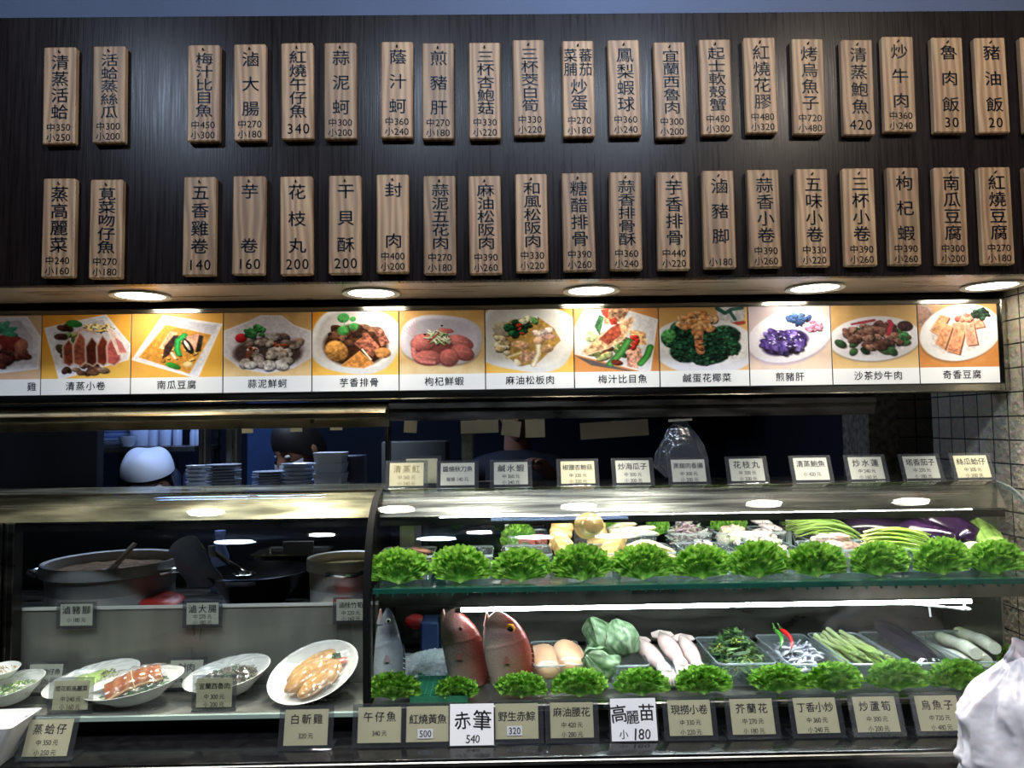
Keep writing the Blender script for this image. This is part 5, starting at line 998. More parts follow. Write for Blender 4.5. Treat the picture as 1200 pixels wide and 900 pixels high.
# roe slab
t = thing('mullet_roe', 'flat dark mullet roe slab in clear wrap, between asparagus and water bamboo', 'roe', (LX['the dark roe slab'], YV + .004, ZF + .053), (R(9), 0, R(6)))
m = MB(); m.grid(lambda u, v: (.031 * math.cos(2 * math.pi * u) * abs(math.sin(math.pi * (.08 + v * .86))) ** .5, (v - .5) * .165, .009 * math.sin(2 * math.pi * u)), 28, 20, lambda u, v: mixc(S(26, 22, 30), S(52, 44, 56), .5 + mnoise.noise(Vector((u * 8, v * 12, 0)))), True); m.build('roe_slab', shiny, t, smooth=180)
m = MB(); m.grid(lambda u, v: ((u - .5) * .085, (v - .5) * .19, .0105 - .016 * (2 * u - 1) ** 4 - .008 * (2 * v - 1) ** 6 + .0015 * math.sin(u * 23 + v * 11)), 24, 24); m.build('clear_wrap', clear('roe_wrap', (.97, .97, .98), 1.2, .08, bump=.6, bs=45), t, smooth=180)
# water bamboo
for k, (px, py, Y0, px2, py2, Y1, l) in enumerate(((1144, 766, 1.425, 1100, 744, 1.62, 'peeled water bamboo lying on top, its cut end toward the glass'), (1166, 760, 1.44, 1122, 738, 1.64, 'peeled water bamboo on top, at the wall end'),
        (1133, 778, 1.43, 1086, 757, 1.60, 'peeled water bamboo in the lower layer beside the roe'), (1156, 775, 1.43, 1112, 752, 1.62, 'peeled water bamboo in the lower layer under the others'))):
    p, q = Vector(W3(px, py, Y0)), Vector(W3(px2, py2, Y1)); d = q - p; m = MB(); n = 14
    m.tube([p + d * (i / n) + Vector((0, 0, .003 * math.sin(i * .4))) for i in range(n + 1)], [.0112, .0122] + [.0124 + .0008 * math.sin(i) for i in range(n - 3)] + [.0118, .0085], 20, cols=[mixc(S(246, 245, 228), S(216, 222, 164), max(0, (i / n - .55) * 2)) for i in range(n + 1)])
    one('water_bamboo', l, 'vegetable', m, wet, group='peeled water bamboo', smooth=50)
m = MB(); m.v = list(LETT[0].vertices[0].co) and []
o = bpy.data.objects.new('lettuce_fan', LETT[1]); C.objects.link(o); o.location = (X(1185, 785, 1.47), 1.475, ZF + .012); o.scale = (.5, .6, .5); tag(o, 'lettuce leaf at the wall end behind the white plastic bag', 'lettuce')
# ------------------------------------------------------------------ three whole fish standing head-up
def fish(prof, k, w_ratio, colf, name, label, loc, rz, eye, eye_c, rot=(0, 0)):
    """prof: rows (z, belly x, back x) from the cut foot to the snout, metres"""
    t = thing(name, label, 'fish', loc, (R(rot[0]), R(rot[1]), R(rz)), 'whole fish standing head-up on ice')
    zs = [p[0] for p in prof]; top = zs[-1]
    def at(z):
        for i in range(len(prof) - 1):
            if prof[i][0] <= z <= prof[i + 1][0]:
                u = (z - prof[i][0]) / (prof[i + 1][0] - prof[i][0]); q0, q1, q2, q3 = prof[max(i - 1, 0)], prof[i], prof[i + 1], prof[min(i + 2, len(prof) - 1)]; return [.5 * (2 * q1[j] + (q2[j] - q0[j]) * u + (2 * q0[j] - 5 * q1[j] + 4 * q2[j] - q3[j]) * u * u + (3 * q1[j] - q0[j] - 3 * q2[j] + q3[j]) * u ** 3) for j in (1, 2)]
        return prof[-1][1:]
    def fn(u, v):
        z = zs[0] + (top - zs[0]) * v; a, b = at(z); c, h = (a + b) / 2, max(.0015, (b - a) / 2); th = 2 * math.pi * u
        cs, sn = math.cos(th), math.sin(th); x = c + h * math.copysign(abs(cs) ** .9, cs); th_ = h * w_ratio * (1.0 if v < .75 else 1 - .35 * (v - .75) / .25)
        gill = .0012 * max(0, 1 - abs((z - top * .60) - .010 * cs) / .003)
        return (x, th_ * math.copysign(abs(sn) ** 1.1, sn) + (-gill if sn < 0 else gill), z)
    m = MB(); m.grid(fn, 48, 60, lambda u, v: colf(math.cos(2 * math.pi * u), v), True); n = len(m.v); m.f.append(tuple(range(n - 48, n))); m.mi.append(0); m.build('body', pm('fish_skin', rough=.25, attr=True, var=.12, vs=160, spec=.6, coat=.3, bump=.25, bs=300), t, smooth=180)
    jw = MB(); a, b = at(top * .90); jw.cur = colf(-.9, .93); w_ = (b - a)
    jw.grid(lambda u, v: (a + w_ * .10 + (-.003 - .001 * v) + .0085 * (1 - v * .85) * math.cos(2 * math.pi * u), .008 * w_ratio * 2 * (1 - .5 * v) * math.sin(2 * math.pi * u), top * .82 + (top * .175) * v), 16, 8, lambda u, v: mixc(colf(-.9, .9), S(226, 160, 150), v), True); n = len(jw.v); jw.f.append(tuple(range(n - 16, n))); jw.mi.append(0); jw.build('lower_jaw', wet, t, smooth=180)
    if eye:
        ex, ez, er = eye; a, b = at(ez); c, h = (a + b) / 2, (b - a) / 2; yy = -h * w_ratio * (1 - min(.98, abs((ex - c) / h)) ** 2) ** .5 * (1.0 if ez < top * .75 else .86)
        m = MB(); m.lathe([(0, .0026), (er * .5, .0024), (er * .85, .0012), (er, -.0006), (er, -.003)], 24, cols=[eye_c] * 5); m.v = [(x, -z, y) for x, y, z in m.v]; e = m.build('eye', shiny, t, loc=(ex, yy + .0008, ez))
        m = MB(); m.cur = S(8, 8, 12); m.lathe([(0, .0034), (er * .4, .0030), (er * .56, .0022)], 20); m.v = [(x, -z, y) for x, y, z in m.v]; m.build('pupil', shiny, e)
    z0 = top * .46; a, b = at(z0); c, h = (a + b) / 2, (b - a) / 2
    m = MB(); m.cur = mixc(colf(0, .4), S(110, 46, 30), .55); m.grid(lambda u, v: (c - h * .1 + (u - .5) * .010 * (.5 + .7 * v), -h * w_ratio * .985 - .001 - .003 * v, z0 - v * .012), 8, 8); m.build('pectoral_fin', wet, t, smooth=180)
    m = MB(); m.cur = mixc(colf(.9, .3), S(60, 20, 20), .3)
    for i in range(9):
        z = .006 + (top * .52 - .006) * i / 8; a, b = at(z); z2 = z + .007; a2, b2 = at(z2); m.add([(b - .002, 0, z), (b + .0045, 0, z - .003), (b2 + .004, 0, z2 - .002), (b2 - .002, 0, z2)], [(0, 1, 2, 3)])
    m.build('dorsal_fin', wet, t, smooth=0); return t
K = 1.42 / 870
def pf(rows, cx, zb): return [(max(.0004, Z(y, 1.42) - zb), (a - cx) * K, (b - cx) * K) for y, a, b in rows]
zb = ZF + .001
red = lambda dark: (lambda c, v: tuple(k * dark for k in mixc(mixc(S(154, 134, 126), S(122, 48, 40), (c + .55) / 1.2), S(170, 112, 110), .55 * max(0, v - .62) / .38 * (c < .4))))  # dark scales the colour down: the second fish has its shade painted in
fish(pf([(826, 580, 612), (806, 578, 618), (790, 573, 622), (770, 569, 623.5), (752, 567, 620), (738, 567.5, 613), (727, 570, 604), (720, 576, 594), (716.5, 581, 587)], 595, zb), 0, .42, red(1.0), 'red_porgy', 'red fish with an orange-ringed eye, standing head-up beside the kidneys', (X(595, 780, 1.42), 1.425, zb), 4, ((597.5 - 595) * K, Z(737, 1.42) - zb, .0108), S(214, 140, 40))
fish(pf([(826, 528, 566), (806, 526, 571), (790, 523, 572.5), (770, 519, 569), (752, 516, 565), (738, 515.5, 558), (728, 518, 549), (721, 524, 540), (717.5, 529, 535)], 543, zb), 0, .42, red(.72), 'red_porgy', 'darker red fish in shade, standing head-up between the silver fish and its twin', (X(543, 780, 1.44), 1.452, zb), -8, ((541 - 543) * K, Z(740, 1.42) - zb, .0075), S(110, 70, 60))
silv = lambda c, v: mixc(S(176, 180, 190), S(92, 96, 110), (c + .4) * .8 + .25 * (v > .62))
fish(pf([(826, 441, 466), (806, 437.5, 469), (785, 436, 470), (765, 437, 470), (748, 438.5, 467.5), (734, 440.5, 464), (724, 444, 461), (717, 448, 458), (712, 451, 454)], 453, zb), 0, .5, silv, 'silver_fish', 'slender silver grey fish standing head-up next to the black case seam', (X(454, 780, 1.42), 1.43, zb), 6, ((453.5 - 453) * K, Z(726, 1.42) - zb, .0052), S(206, 206, 190))
# ice heap, green mesh tray, blue crate at the back
m = MB(); m.cur = S(206, 212, 220)
m.grid(lambda u, v: ((u - .5) * .16, (v - .5) * .16, .024 * max(0, 1 - ((2 * u - 1) ** 2 + (2 * v - 1) ** 2)) ** .7 + .004 * mnoise.noise(Vector((u * 22, v * 22, 0)))), 40, 40); o = m.build('crushed_ice', pm('crushed_ice', S(206, 212, 220), .3, var=.3, vs=120, bump=1, bs=160), loc=(X(512, 785, 1.53), 1.565, ZF + .006)); tag(o, 'mound of crushed ice behind the standing fish', 'ice', None, 'stuff')
m = MB(); gx0, gx1 = X(486, 815, 1.42), X(530, 815, 1.42)
for i in range(10): m.box((gx0 + (gx1 - gx0 + .03) * i / 9, 1.43, ZF + .008), (.0022, .13, .003))
for i in range(14): m.box(((gx0 + gx1 + .03) / 2, 1.368 + .0095 * i, ZF + .0085), (gx1 - gx0 + .03, .0022, .003))
for y in (1.366, 1.495): m.box(((gx0 + gx1 + .03) / 2, y, ZF + .006), (gx1 - gx0 + .034, .003, .011))
one('green_drain_tray', 'green plastic mesh tray under the standing fish', 'tray', m, pm('green_plastic', S(40, 110, 84), .4))
t = thing('plastic_crate', 'blue plastic crate in the gap behind the two fish', 'crate', (X(505, 755, 1.64), 1.645, ZF + .001))
m = MB(); m.box((0, 0, .04), (.04, .07, .078), bev=.004); m.build('crate_wall', pm('blue_plastic', S(24, 40, 78), .4), t)
m = MB(); m.box((.034, 0, .046), (.024, .066, .090), bev=.003); m.build('teal_panel', pm('teal_plastic', S(10, 48, 48), .4), t)
m = MB(); m.cur = S(150, 30, 30); m.ico((0, 0, 0), (.024, .016, .016), 3, .2, 2, 4); t2 = one('red_bag', 'red plastic bag hanging behind the silver fish, under the shelf', 'bag', m, pm('red_plastic', S(150, 30, 32), .4), (X(487, 727, 1.66), 1.665, Z(727, 1.66)))
# ------------------------------------------------------------------ hot case: plates with wrapped dishes
def bowl_parts(t, rx, ry, h, film=True, seed=0, dome=.012, foot=.5):
    m = MB(); pr = [(0, .0025), (foot * .92, .0025), (foot, 0), (foot * 1.04, .001), (foot * 1.12, .005), (.80, h * .55), (.97, h * .95), (1.0, h), (.985, h * 1.005), (.94, h * .93), (.76, h * .52), (foot, .010), (0, .008)]
    m.lathe(pr, 56, rx, ry); m.build('dish_body', porc, t, smooth=50)
    if film:
        m = MB(); off = Vector((seed * 3.3, 1, 2))
        def fn(u, v):
            a = 2 * math.pi * u; r = v * .985; z = h * (1.0 + .012 * v) + dome * (1 - v * v) ** .8 + .0016 * math.sin(14 * a + seed) * v * (1 - v) * 4 + .0018 * mnoise.noise(Vector((math.cos(a) * v * 7, math.sin(a) * v * 3, 0)) + off)
            return (rx * r * math.cos(a), ry * r * math.sin(a), z)
        m.grid(fn, 56, 22, None, True); m.build('cling_film', film_m, t, smooth=180)
def dish(px, py, Y, rx, ry, h, label, rot, seed, z=None, film=True, dome=.012, group='dishes of cooked food'):
    p = P(px, py, Y); t = thing('serving_dish', label, 'dish', (p.x, Y, ZTR + .0012 if z is None else z), tuple(R(a) for a in rot), group)
    rm = t.rotation_euler.to_matrix(); lo = min((rm @ Vector((k * rx * math.cos(a), k * ry * math.sin(a), hh))).z for k, hh in ((.5, 0), (.6, .005), (.8, h * .5), (1.0, h)) for a in [i * .2 for i in range(32)])
    if z is None: t.location.z = ZTR + .0026 - lo
    bowl_parts(t, rx, ry, h, film, seed, dome); return t
def on(t, name, label, cat, mb, mat, off, rot=(0, 0, 0), kind=None, smooth=60, group=None):
    """food lying in a dish: stays its own thing, set in the dish's tilt"""
    M = Matrix.Translation(t.location) @ t.rotation_euler.to_matrix().to_4x4()
    o = mb.build(name, mat, smooth=smooth); o.matrix_world = M @ Matrix.Translation(off) @ Euler(rot).to_matrix().to_4x4(); tag(o, label, cat, group, kind); return o
def shreds(n, rx, ry, h, cols, seed, L=(.008, .02), r=.0014, lay=1):
    rg = random.Random(seed); m = MB()
    for k in range(n):
        a, q = rg.uniform(0, 6.28), rg.random() ** .5; x, y = rx * q * math.cos(a), ry * q * math.sin(a); z = h * (1 - q * q) * rg.uniform(.4, 1); m.cur = rg.choice(cols); l = rg.uniform(*L); d = Vector((rg.uniform(-1, 1), rg.uniform(-1, 1), rg.uniform(-.3, .3))).normalized() * l / 2; p = Vector((x, y, z)); s = Vector((-d.y, d.x, 0)) * .3
        if lay: m.add([p - d, p - s + Vector((0, 0, .002)), p + d, p + s, p + Vector((0, 0, .0035))], [(0, 1, 4), (1, 2, 4), (2, 3, 4), (3, 0, 4)])
        else: m.tube([p - d, p + Vector((0, 0, .002)), p + d], r, 5)
    return m
d1 = dish(14, 824, 1.415, .062, .050, .030, 'oval white dish of green vegetables at the corner post of the hot case', (10, -10, 8), 1)
on(d1, 'stir_fried_greens', 'shredded green vegetables under film in the corner dish', 'greens', shreds(150, .046, .036, .012, [S(150, 180, 96), S(104, 146, 64), S(200, 214, 150), S(84, 120, 54)], 4), wet, (0, 0, .014), kind='stuff', smooth=30)
p = P(0, 790, 1.42); t = thing('small_bowl', 'small white bowl of pale shreds resting on the corner dish of greens', 'bowl', (p.x + .002, 1.425, ZTR + .044), (R(8), 0, 0)); m = MB(); m.lathe([(0, .002), (.012, 0), (.026, .014), (.030, .020), (.029, .0205), (.024, .013), (.011, .005), (0, .005)], 40); m.build('bowl_wall', porc, t, smooth=50)
on(t, 'dried_shrimp', 'pale dried shrimp shreds in the small bowl', 'shrimp', shreds(70, .022, .022, .006, [S(200, 184, 160), S(176, 150, 124), S(220, 210, 190)], 8, (.004, .009)), wet, (0, 0, .014), kind='stuff', smooth=30)
d2 = dish(112, 800, 1.446, .086, .052, .026, 'oval dish of pale cabbage under film at the splash panel', (16, -11, 10), 2)
m = MB(); m.ico((0, 0, 0), (.05, .03, .012), 3, .3, 3, 1, None, lambda p, n: mixc(S(190, 212, 128), S(156, 186, 98), .5 + n)); on(d2, 'cabbage_mound', 'mound of pale green cabbage under film', 'cabbage', m, wet, (-.004, -.004, .020))
on(d2, 'sakura_shrimp', 'grey-green shrimp bits sprinkled on the cabbage mound', 'shrimp', shreds(90, .026, .018, .006, [S(130, 140, 96), S(96, 104, 70), S(170, 160, 120)], 9, (.004, .008)), wet, (.026, -.006, .026), kind='stuff', smooth=30)
d3 = dish(161, 818, 1.404, .0885, .050, .032, 'oval white dish with a glazed slab of braised pork', (11, -9, 8), 3, dome=.022)
def pork(u, v):
    return ((u - .5) * .092, (v - .5) * .042, 0)
t = None
m = MB(); n = 30
m.grid(lambda u, v: ((v - .5) * .094, .022 * math.cos(2 * math.pi * u) * (1 + .015 * math.sin(v * 40)), .013 * math.sin(2 * math.pi * u) + .006 * math.sin(v * 3.1) + .0006 * math.sin(v * 30 + u * 6)), 40, n, lambda u, v: mixc(S(150, 76, 40), S(204, 156, 104), 1 if (math.sin(2 * math.pi * u) < .12 and math.sin(2 * math.pi * u) > -.25) else (.75 if math.sin(2 * math.pi * u) < -.5 else .1 + .25 * math.sin(v * 25 + u * 9))), True)
nv = len(m.v); m.f += [tuple(range(40))[::-1], tuple(range(nv - 40, nv))]; m.mi += [0, 0]
pk = on(d3, 'braised_pork_slab', 'glazed brown braised pork slab tied with string', 'pork', m, shiny, (.002, -.002, .032), (.1, -.05, R(18)), smooth=60)
m = MB(); m.cur = S(222, 200, 160); m.tube([(.0, .0235 * math.cos(a), .0155 * math.sin(a) + .006) for a in [i * .33 for i in range(20)]], .0011, 6, False); m.build('string', veg, pk)
on(d3, 'green_garnish', 'dark green leaves under the braised pork slab', 'greens', shreds(110, .058, .034, .006, [S(60, 110, 70), S(40, 84, 54), S(110, 150, 110)], 5, (.012, .026)), leaf_m, (0, 0, .020), kind='stuff', smooth=30)
d4 = dish(271, 797, 1.44, .080, .055, .036, 'oval white bowl of greens, mushrooms and dark braised shreds', (15, -10, 8), 4)
on(d4, 'stewed_shreds', 'greens, purplish mushroom strips and dark shreds in the oval bowl', 'stew', shreds(240, .056, .036, .016, [S(70, 110, 70), S(46, 80, 50), S(120, 100, 96), S(90, 72, 60), S(150, 136, 130)], 6), wet, (-.004, 0, .022), kind='stuff', smooth=30)
on(d4, 'dark_pickled_greens', 'dark brown pickled greens at one end of the oval bowl', 'greens', shreds(150, .024, .022, .020, [S(66, 54, 34), S(48, 38, 26), S(88, 72, 44)], 7, (.006, .014)), wet, (.030, -.006, .022), kind='stuff', smooth=30)
d5 = dish(372, 812, 1.425, .085, .068, .030, 'large oval white dish tilted toward the glass, with sliced poached chicken', (30, -17, 12), 5, z=ZTR + .028, dome=.018)
def chick(seed, sx, sy):
    m = MB(); m.ico((0, 0, 0), (sx, sy, .011), 3, .12, 2, seed, None, lambda p, n: mixc(S(204, 156, 92), S(168, 118, 62), .45 + n + (.4 if p.z < -.2 else 0))); return m
for k, (x, y, z, sx, sy, rz, l) in enumerate(((-.002, .018, .022, .050, .024, .30, 'rear arched piece of poached chicken on the tilted dish'), (-.014, -.006, .030, .044, .022, .45, 'middle piece of poached chicken on the tilted dish'), (.004, -.028, .028, .040, .018, .4, 'front piece of poached chicken on the tilted dish'), (.026, -.014, .026, .030, .022, .8, 'end piece of poached chicken beside the red garnish'))):
    on(d5, 'poached_chicken', l, 'chicken', chick(k, sx, sy), shiny, (x, y, z), (0, 0, rz), group='poached chicken pieces')
m = MB(); m.cur = S(206, 84, 70); m.ico((0, 0, 0), (.014, .008, .004), 2, .4, 3, 1); on(d5, 'red_garnish', 'red pickled garnish at the rim of the chicken dish', 'garnish', m, wet, (.050, .006, .022))
on(d5, 'herb_garnish', 'green herb sprig behind the red garnish', 'garnish', shreds(30, .010, .008, .006, [S(80, 120, 70), S(60, 100, 56)], 3), leaf_m, (.042, .022, .020), kind='stuff', smooth=30)
m = MB(); m.box((X(374, 830, 1.43), 1.43, ZTR + .011), (.08, .050, .020), bev=.004); one('dish_stand', 'dark block holding up the tilted chicken dish', 'stand', m, black)
# white square dish on the counter
t = thing('square_dish', 'deep white square dish on the black counter at the hot case corner', 'dish', (X(-12, 880, 1.262), 1.262, ZC + .0006), (0, 0, R(3)))
m = MB(); loft(m, [rr(.05, .05, .006, 0), rr(.07, .07, .008, .020), rr(.118, .09, .006, .070), rr(.112, .084, .006, .0705), rr(.062, .062, .006, .020), rr(.042, .042, .005, .006)]); m.build('dish_body', porc, t, smooth=40)
# ------------------------------------------------------------------ hot case: pots on the rear table
ZTB = 1.1002
pot_m = pm('dull_pot_metal', S(150, 148, 146), .42, .35, var=.25, vs=14, rvar=.08)
def pot(px, py, Y, r, h, label, mat):
    p = P(px, py, Y); z0 = ZTB; t = thing('stew_pot', label, 'pot', (p.x, Y, z0)); zr_ = p.z - z0
    m = MB(); m.lathe([(0, 0), (r * .86, 0), (r * .93, .006), (r * .97, zr_ - .03), (r * .985, zr_ - .028), (r * 1.04, zr_ - .024), (r * 1.045, zr_ - .004), (r * 1.03, zr_), (r * .96, zr_ - .002), (r * .95, .012), (0, .010)], 64); m.build('pot_body', mat, t, smooth=45)
    for s in (-1, 1):
        m = MB(); m.tube([(s * r * (.99 + .0 * i) + s * .030 * math.sin(i / 10 * math.pi), .040 * math.cos(i / 10 * math.pi) - .02, zr_ - .020 + .002 * math.sin(i)) for i in range(11)], .0062, 10); m.build('handle', pm('bright_handle', S(200, 200, 200), .2, 1), t)
    return t, zr_
pt, zr_ = pot(132, 655, 1.70, .136, .10, 'wide dull metal stew pot with loop handles behind the splash panel', pot_m)
m = MB(); m.cur = S(92, 70, 56); m.grid(lambda u, v: (.128 * v * math.cos(2 * math.pi * u), .128 * v * math.sin(2 * math.pi * u), .004 * mnoise.noise(Vector((v * 7 * math.cos(2 * math.pi * u), v * 7 * math.sin(2 * math.pi * u), 0)))), 40, 14, lambda u, v: mixc(S(96, 74, 58), S(150, 128, 108), .5 + mnoise.noise(Vector((v * 9 * math.cos(2 * math.pi * u), v * 9 * math.sin(2 * math.pi * u), 4)))), True)
o = m.build('braised_stew', wet, loc=(pt.location.x, pt.location.y, pt.location.z + zr_ - .022), smooth=180); tag(o, 'brown braised stew filling the wide metal pot', 'stew', None, 'stuff')
t = thing('wooden_spatula', 'worn wooden spatula leaning out of the wide stew pot', 'spatula', (0, 0, 0)); a, b = Vector(W3(158, 637, 1.68)), Vector(W3(126, 660, 1.62)); b.z = pt.location.z + zr_ - .020
m = MB(); m.tube([b.lerp(a, .35), b.lerp(a, .7), a], [.008, .0085, .007], 12, flat=.6); m.build('handle', pm('worn_wood', S(150, 132, 116), .6, var=.3, vs=40), t)
m = MB(); m.tube([b, b.lerp(a, .15), b.lerp(a, .36)], [.012, .014, .008], 12, flat=.35); m.build('blade', pm('worn_wood2', S(140, 124, 110), .6, var=.3, vs=40), t)
pt2, zr2 = pot(404, 652, 1.66, .078, .1, 'pale enamel stew pot cut off by the black case seam', pm('pale_enamel', S(206, 200, 190), .3, .2))
pt2.rotation_euler = (0, 0, R(-62)); m = MB(); m.cur = S(190, 170, 120); m.lathe([(0, .002), (.076, 0)], 40); o = m.build('pale_broth', wet, loc=(pt2.location.x, pt2.location.y, pt2.location.z + zr2 - .020)); tag(o, 'pale broth in the enamel pot', 'soup', None, 'stuff')
m = MB(); m.cur = S(220, 204, 150); m.box((0, 0, 0), (.022, .02, .012), (0, .3, .4), .002); m.box((.02, .008, -.002), (.02, .02, .012), (.2, .1, -.4), .002); one('bamboo_chunk', 'pale bamboo chunks floating in the enamel pot', 'bamboo', m, wet, (pt2.location.x - .03, pt2.location.y - .04, pt2.location.z + zr2 - .014))
for i, (px, py, Y, l, r) in enumerate(((190, 703, 1.64, 'red plastic coaster lying flat beside the wide stew pot', .045), (404, 706, 1.575, 'red plastic coaster lying against the enamel pot', .026))):
    p = P(px, py, Y); m = MB(); m.lathe([(0, .004), (r * .3, .008), (r * .8, .006), (r, .000), (r * .96, -.001), (r * .8, .003), (0, .002)], 40); one('pot_coaster', l, 'coaster', m, pm('red_lid_plastic', S(168, 46, 38), .4), (p.x, Y - (.012 if i else 0), max(ZTB + .016, p.z)), (R(8), R(4), 0), 'red coasters')
# black wok, ladle, towel, tray
p = P(302, 668, 1.71); t = thing('wok', 'black wok on the rear table between the two pots', 'wok', (p.x, 1.71, ZTB)); zw = p.z - ZTB
m = MB(); m.lathe([(0, 0), (.05, .002), (.085, zw * .5), (.112, zw - .004), (.118, zw), (.115, zw + .001), (.106, zw - .01), (.075, zw * .5), (0, .01)], 56); m.build('wok_bowl', pm('wok_iron', S(26, 26, 30), .25, .6), t, smooth=50)
m = MB(); m.tube([(-.03, -.112, zw - .008), (-.02, -.128, zw - .006), (.0, -.132, zw - .005), (.02, -.128, zw - .006), (.03, -.112, zw - .008)], .005, 10); m.build('handle', pm('wok_grip', S(40, 38, 40), .5), t)
t = thing('ladle', 'metal ladle with two-rod handle resting in the black wok', 'ladle', (0, 0, 0)); a, b = Vector(W3(249, 646, 1.66)), Vector(W3(286, 672, 1.70))
for s in (-1, 1):
    m = MB(); m.tube([a + Vector((s * .003, 0, 0)), a.lerp(b, .5) + Vector((s * .006, 0, 0)), b + Vector((s * .012, 0, 0))], .0028, 8); m.build('handle_rod', steel, t)
m = MB(); m.lathe([(0, -.014), (.018, -.010), (.027, 0), (.026, .0005), (.017, -.008), (0, -.012)], 28, c=tuple(b)); m.build('bowl', steel, t, smooth=50)
m = MB(); m.tube([a + Vector((0, 0, -.012)), a + Vector((-.002, 0, .012))], [.008, .0075], 12); m.build('grip', pm('grip_grey', S(120, 118, 116), .5), t)
m = MB(); m.cur = S(150, 160, 190)
p = P(216, 668, 1.61); m.grid(lambda u, v: ((u - .5) * .075 + .03 * (1 - v) + .004 * math.sin(v * 9), .012 * math.sin(u * 7 + v * 3) + .03 * (1 - v), (v - .5) * .085 + .028 * math.sin(u * math.pi) * v + .010 * (u - .5)), 20, 20)
m2 = MB(); bmv = [Vector(v) for v in m.v]; m2.v = m.v[:]; m2.f = m.f[:]; m2.c = m.c[:]; m2.mi = m.mi[:]; n0 = len(m2.v); m2.add([v + Vector((0, .004, 0)) for v in bmv], [tuple(reversed([i for i in f])) for f in m.f]); one('kitchen_towel', 'blue-grey kitchen towel draped between the stew pot and the wok', 'towel', m2, cloth_m, p, smooth=180)
p = P(330, 657, 1.80); t = thing('steel_tray', 'stainless steel tray standing behind the wok', 'tray', (p.x, 1.905, ZTB), (0, 0, 0)); zz = P(330, 652, 1.84).z - ZTB
m = MB(); loft(m, [rr(.15, .10, .01, 0), rr(.17, .12, .012, zz), rr(.185, .135, .014, zz + .001), rr(.183, .133, .014, zz + .004), rr(.164, .114, .011, zz), rr(.145, .095, .01, .004)]); m.build('tray_body', steel, t, smooth=40)
m = MB(); m.box((.03, -.07, zz + .022), (.075, .003, .030), bev=.001); m.build('tray_tab', steel_soft, t)
p = P(258, 632, 1.90); m = MB(); m.ico((0, 0, 0), (.016, .012, .012), 3, .1, 2, 1); m.box((.01, 0, 0), (.016, .02, .022)); one('bottle_cap', 'pale blue bottle neck standing behind the ladle', 'bottle', MB().lathe([(0, -(p.z - ZTB)), (.022, -(p.z - ZTB)), (.022, -.04), (.012, -.016), (.011, .010), (.013, .011), (.013, .022), (0, .022)], 28), pm('blue_bottle', S(120, 140, 200), .3), p)
# ------------------------------------------------------------------ white carrier bag in front
bx = P(1207, 850, 1.15)
m = MB(); z0 = .796; hz = [0, .06, .15, .22, .262, .296, .322, .345]; rx = [.07, .10, .116, .121, .118, .098, .060, .030]; ry = [.05, .07, .075, .075, .068, .052, .030, .012]
def prof(v, arr):
    q = v * (len(arr) - 1); i = min(int(q), len(arr) - 2); u = q - i; p0, p1, p2, p3 = arr[max(i - 1, 0)], arr[i], arr[i + 1], arr[min(i + 2, len(arr) - 1)]
    return .5 * (2 * p1 + (p2 - p0) * u + (2 * p0 - 5 * p1 + 4 * p2 - p3) * u * u + (3 * p1 - p0 - 3 * p2 + p3) * u ** 3)
def bagf(u, v):
    a = 2 * math.pi * u; z = prof(v, hz); ca, sa = math.cos(a), math.sin(a); nz = mnoise.noise(Vector((ca * 1.5, sa * 1.5, z * 6)))
    cr = abs(mnoise.noise(Vector((ca * 2.2 + z * 5, sa * 2.2, z * 11 + 3)))) + .5 * abs(mnoise.noise(Vector((ca * 4 - z * 9, sa * 4, z * 17 + 8))))
    k = 1 + .10 * nz - .24 * cr + .12 + .05 * math.sin(9 * a + 20 * z + 3 * nz) * max(0, v - .45)
    zz_ = z + .010 * math.sin(3 * a + 1) * v; lean = -.026 * max(0, v - .55) / .45
    return (prof(v, rx) * k * math.cos(a) + lean, prof(v, ry) * k * math.sin(a), zz_)
bag = thing('carrier_bag', 'full white plastic carrier bag in front of the counter at the wall end', 'bag', (bx.x, 1.115, z0))
m.grid(bagf, 150, 130, None, True); n = len(m.v); m.f += [tuple(range(150))[::-1], tuple(range(n - 150, n))]; m.mi += [0, 0]
bm_ = pm('bag_plastic', S(212, 208, 214), .32, bump=.9, bs=14, var=.03, vs=30, sss=.25, coat=.15, spec=.4); [setattr(n_.inputs['Distance'], 'default_value', .016) for n_ in bm_.node_tree.nodes if n_.type == 'BUMP']; m.build('bag_body', bm_, bag, smooth=180)
m = MB(); m.grid(lambda u, v: (-.030 + (u - .5) * .036 * (1 - .35 * v) - .012 * v + .004 * math.sin(v * 8), .004 * math.sin(u * 9 + v * 4) - .004, .322 + v * .046 + .012 * math.sin(u * 3)), 14, 14); b0 = [Vector(q) for q in m.v]; m.add([q + Vector((0, .006, 0)) for q in b0], [tuple(reversed(f)) for f in m.f[:196]]); m.build('handle', bm_, bag, smooth=180)
m = MB(); m.grid(lambda u, v: (.030 + (u - .5) * .05 + .03 * v, .006 * math.sin(u * 8 + v * 5), .285 + v * .045 - .012 * u), 14, 10); b0 = [Vector(q) for q in m.v]; m.add([q + Vector((0, .006, 0)) for q in b0], [tuple(reversed(f)) for f in m.f[:140]]); m.build('handle', bm_, bag, smooth=180)
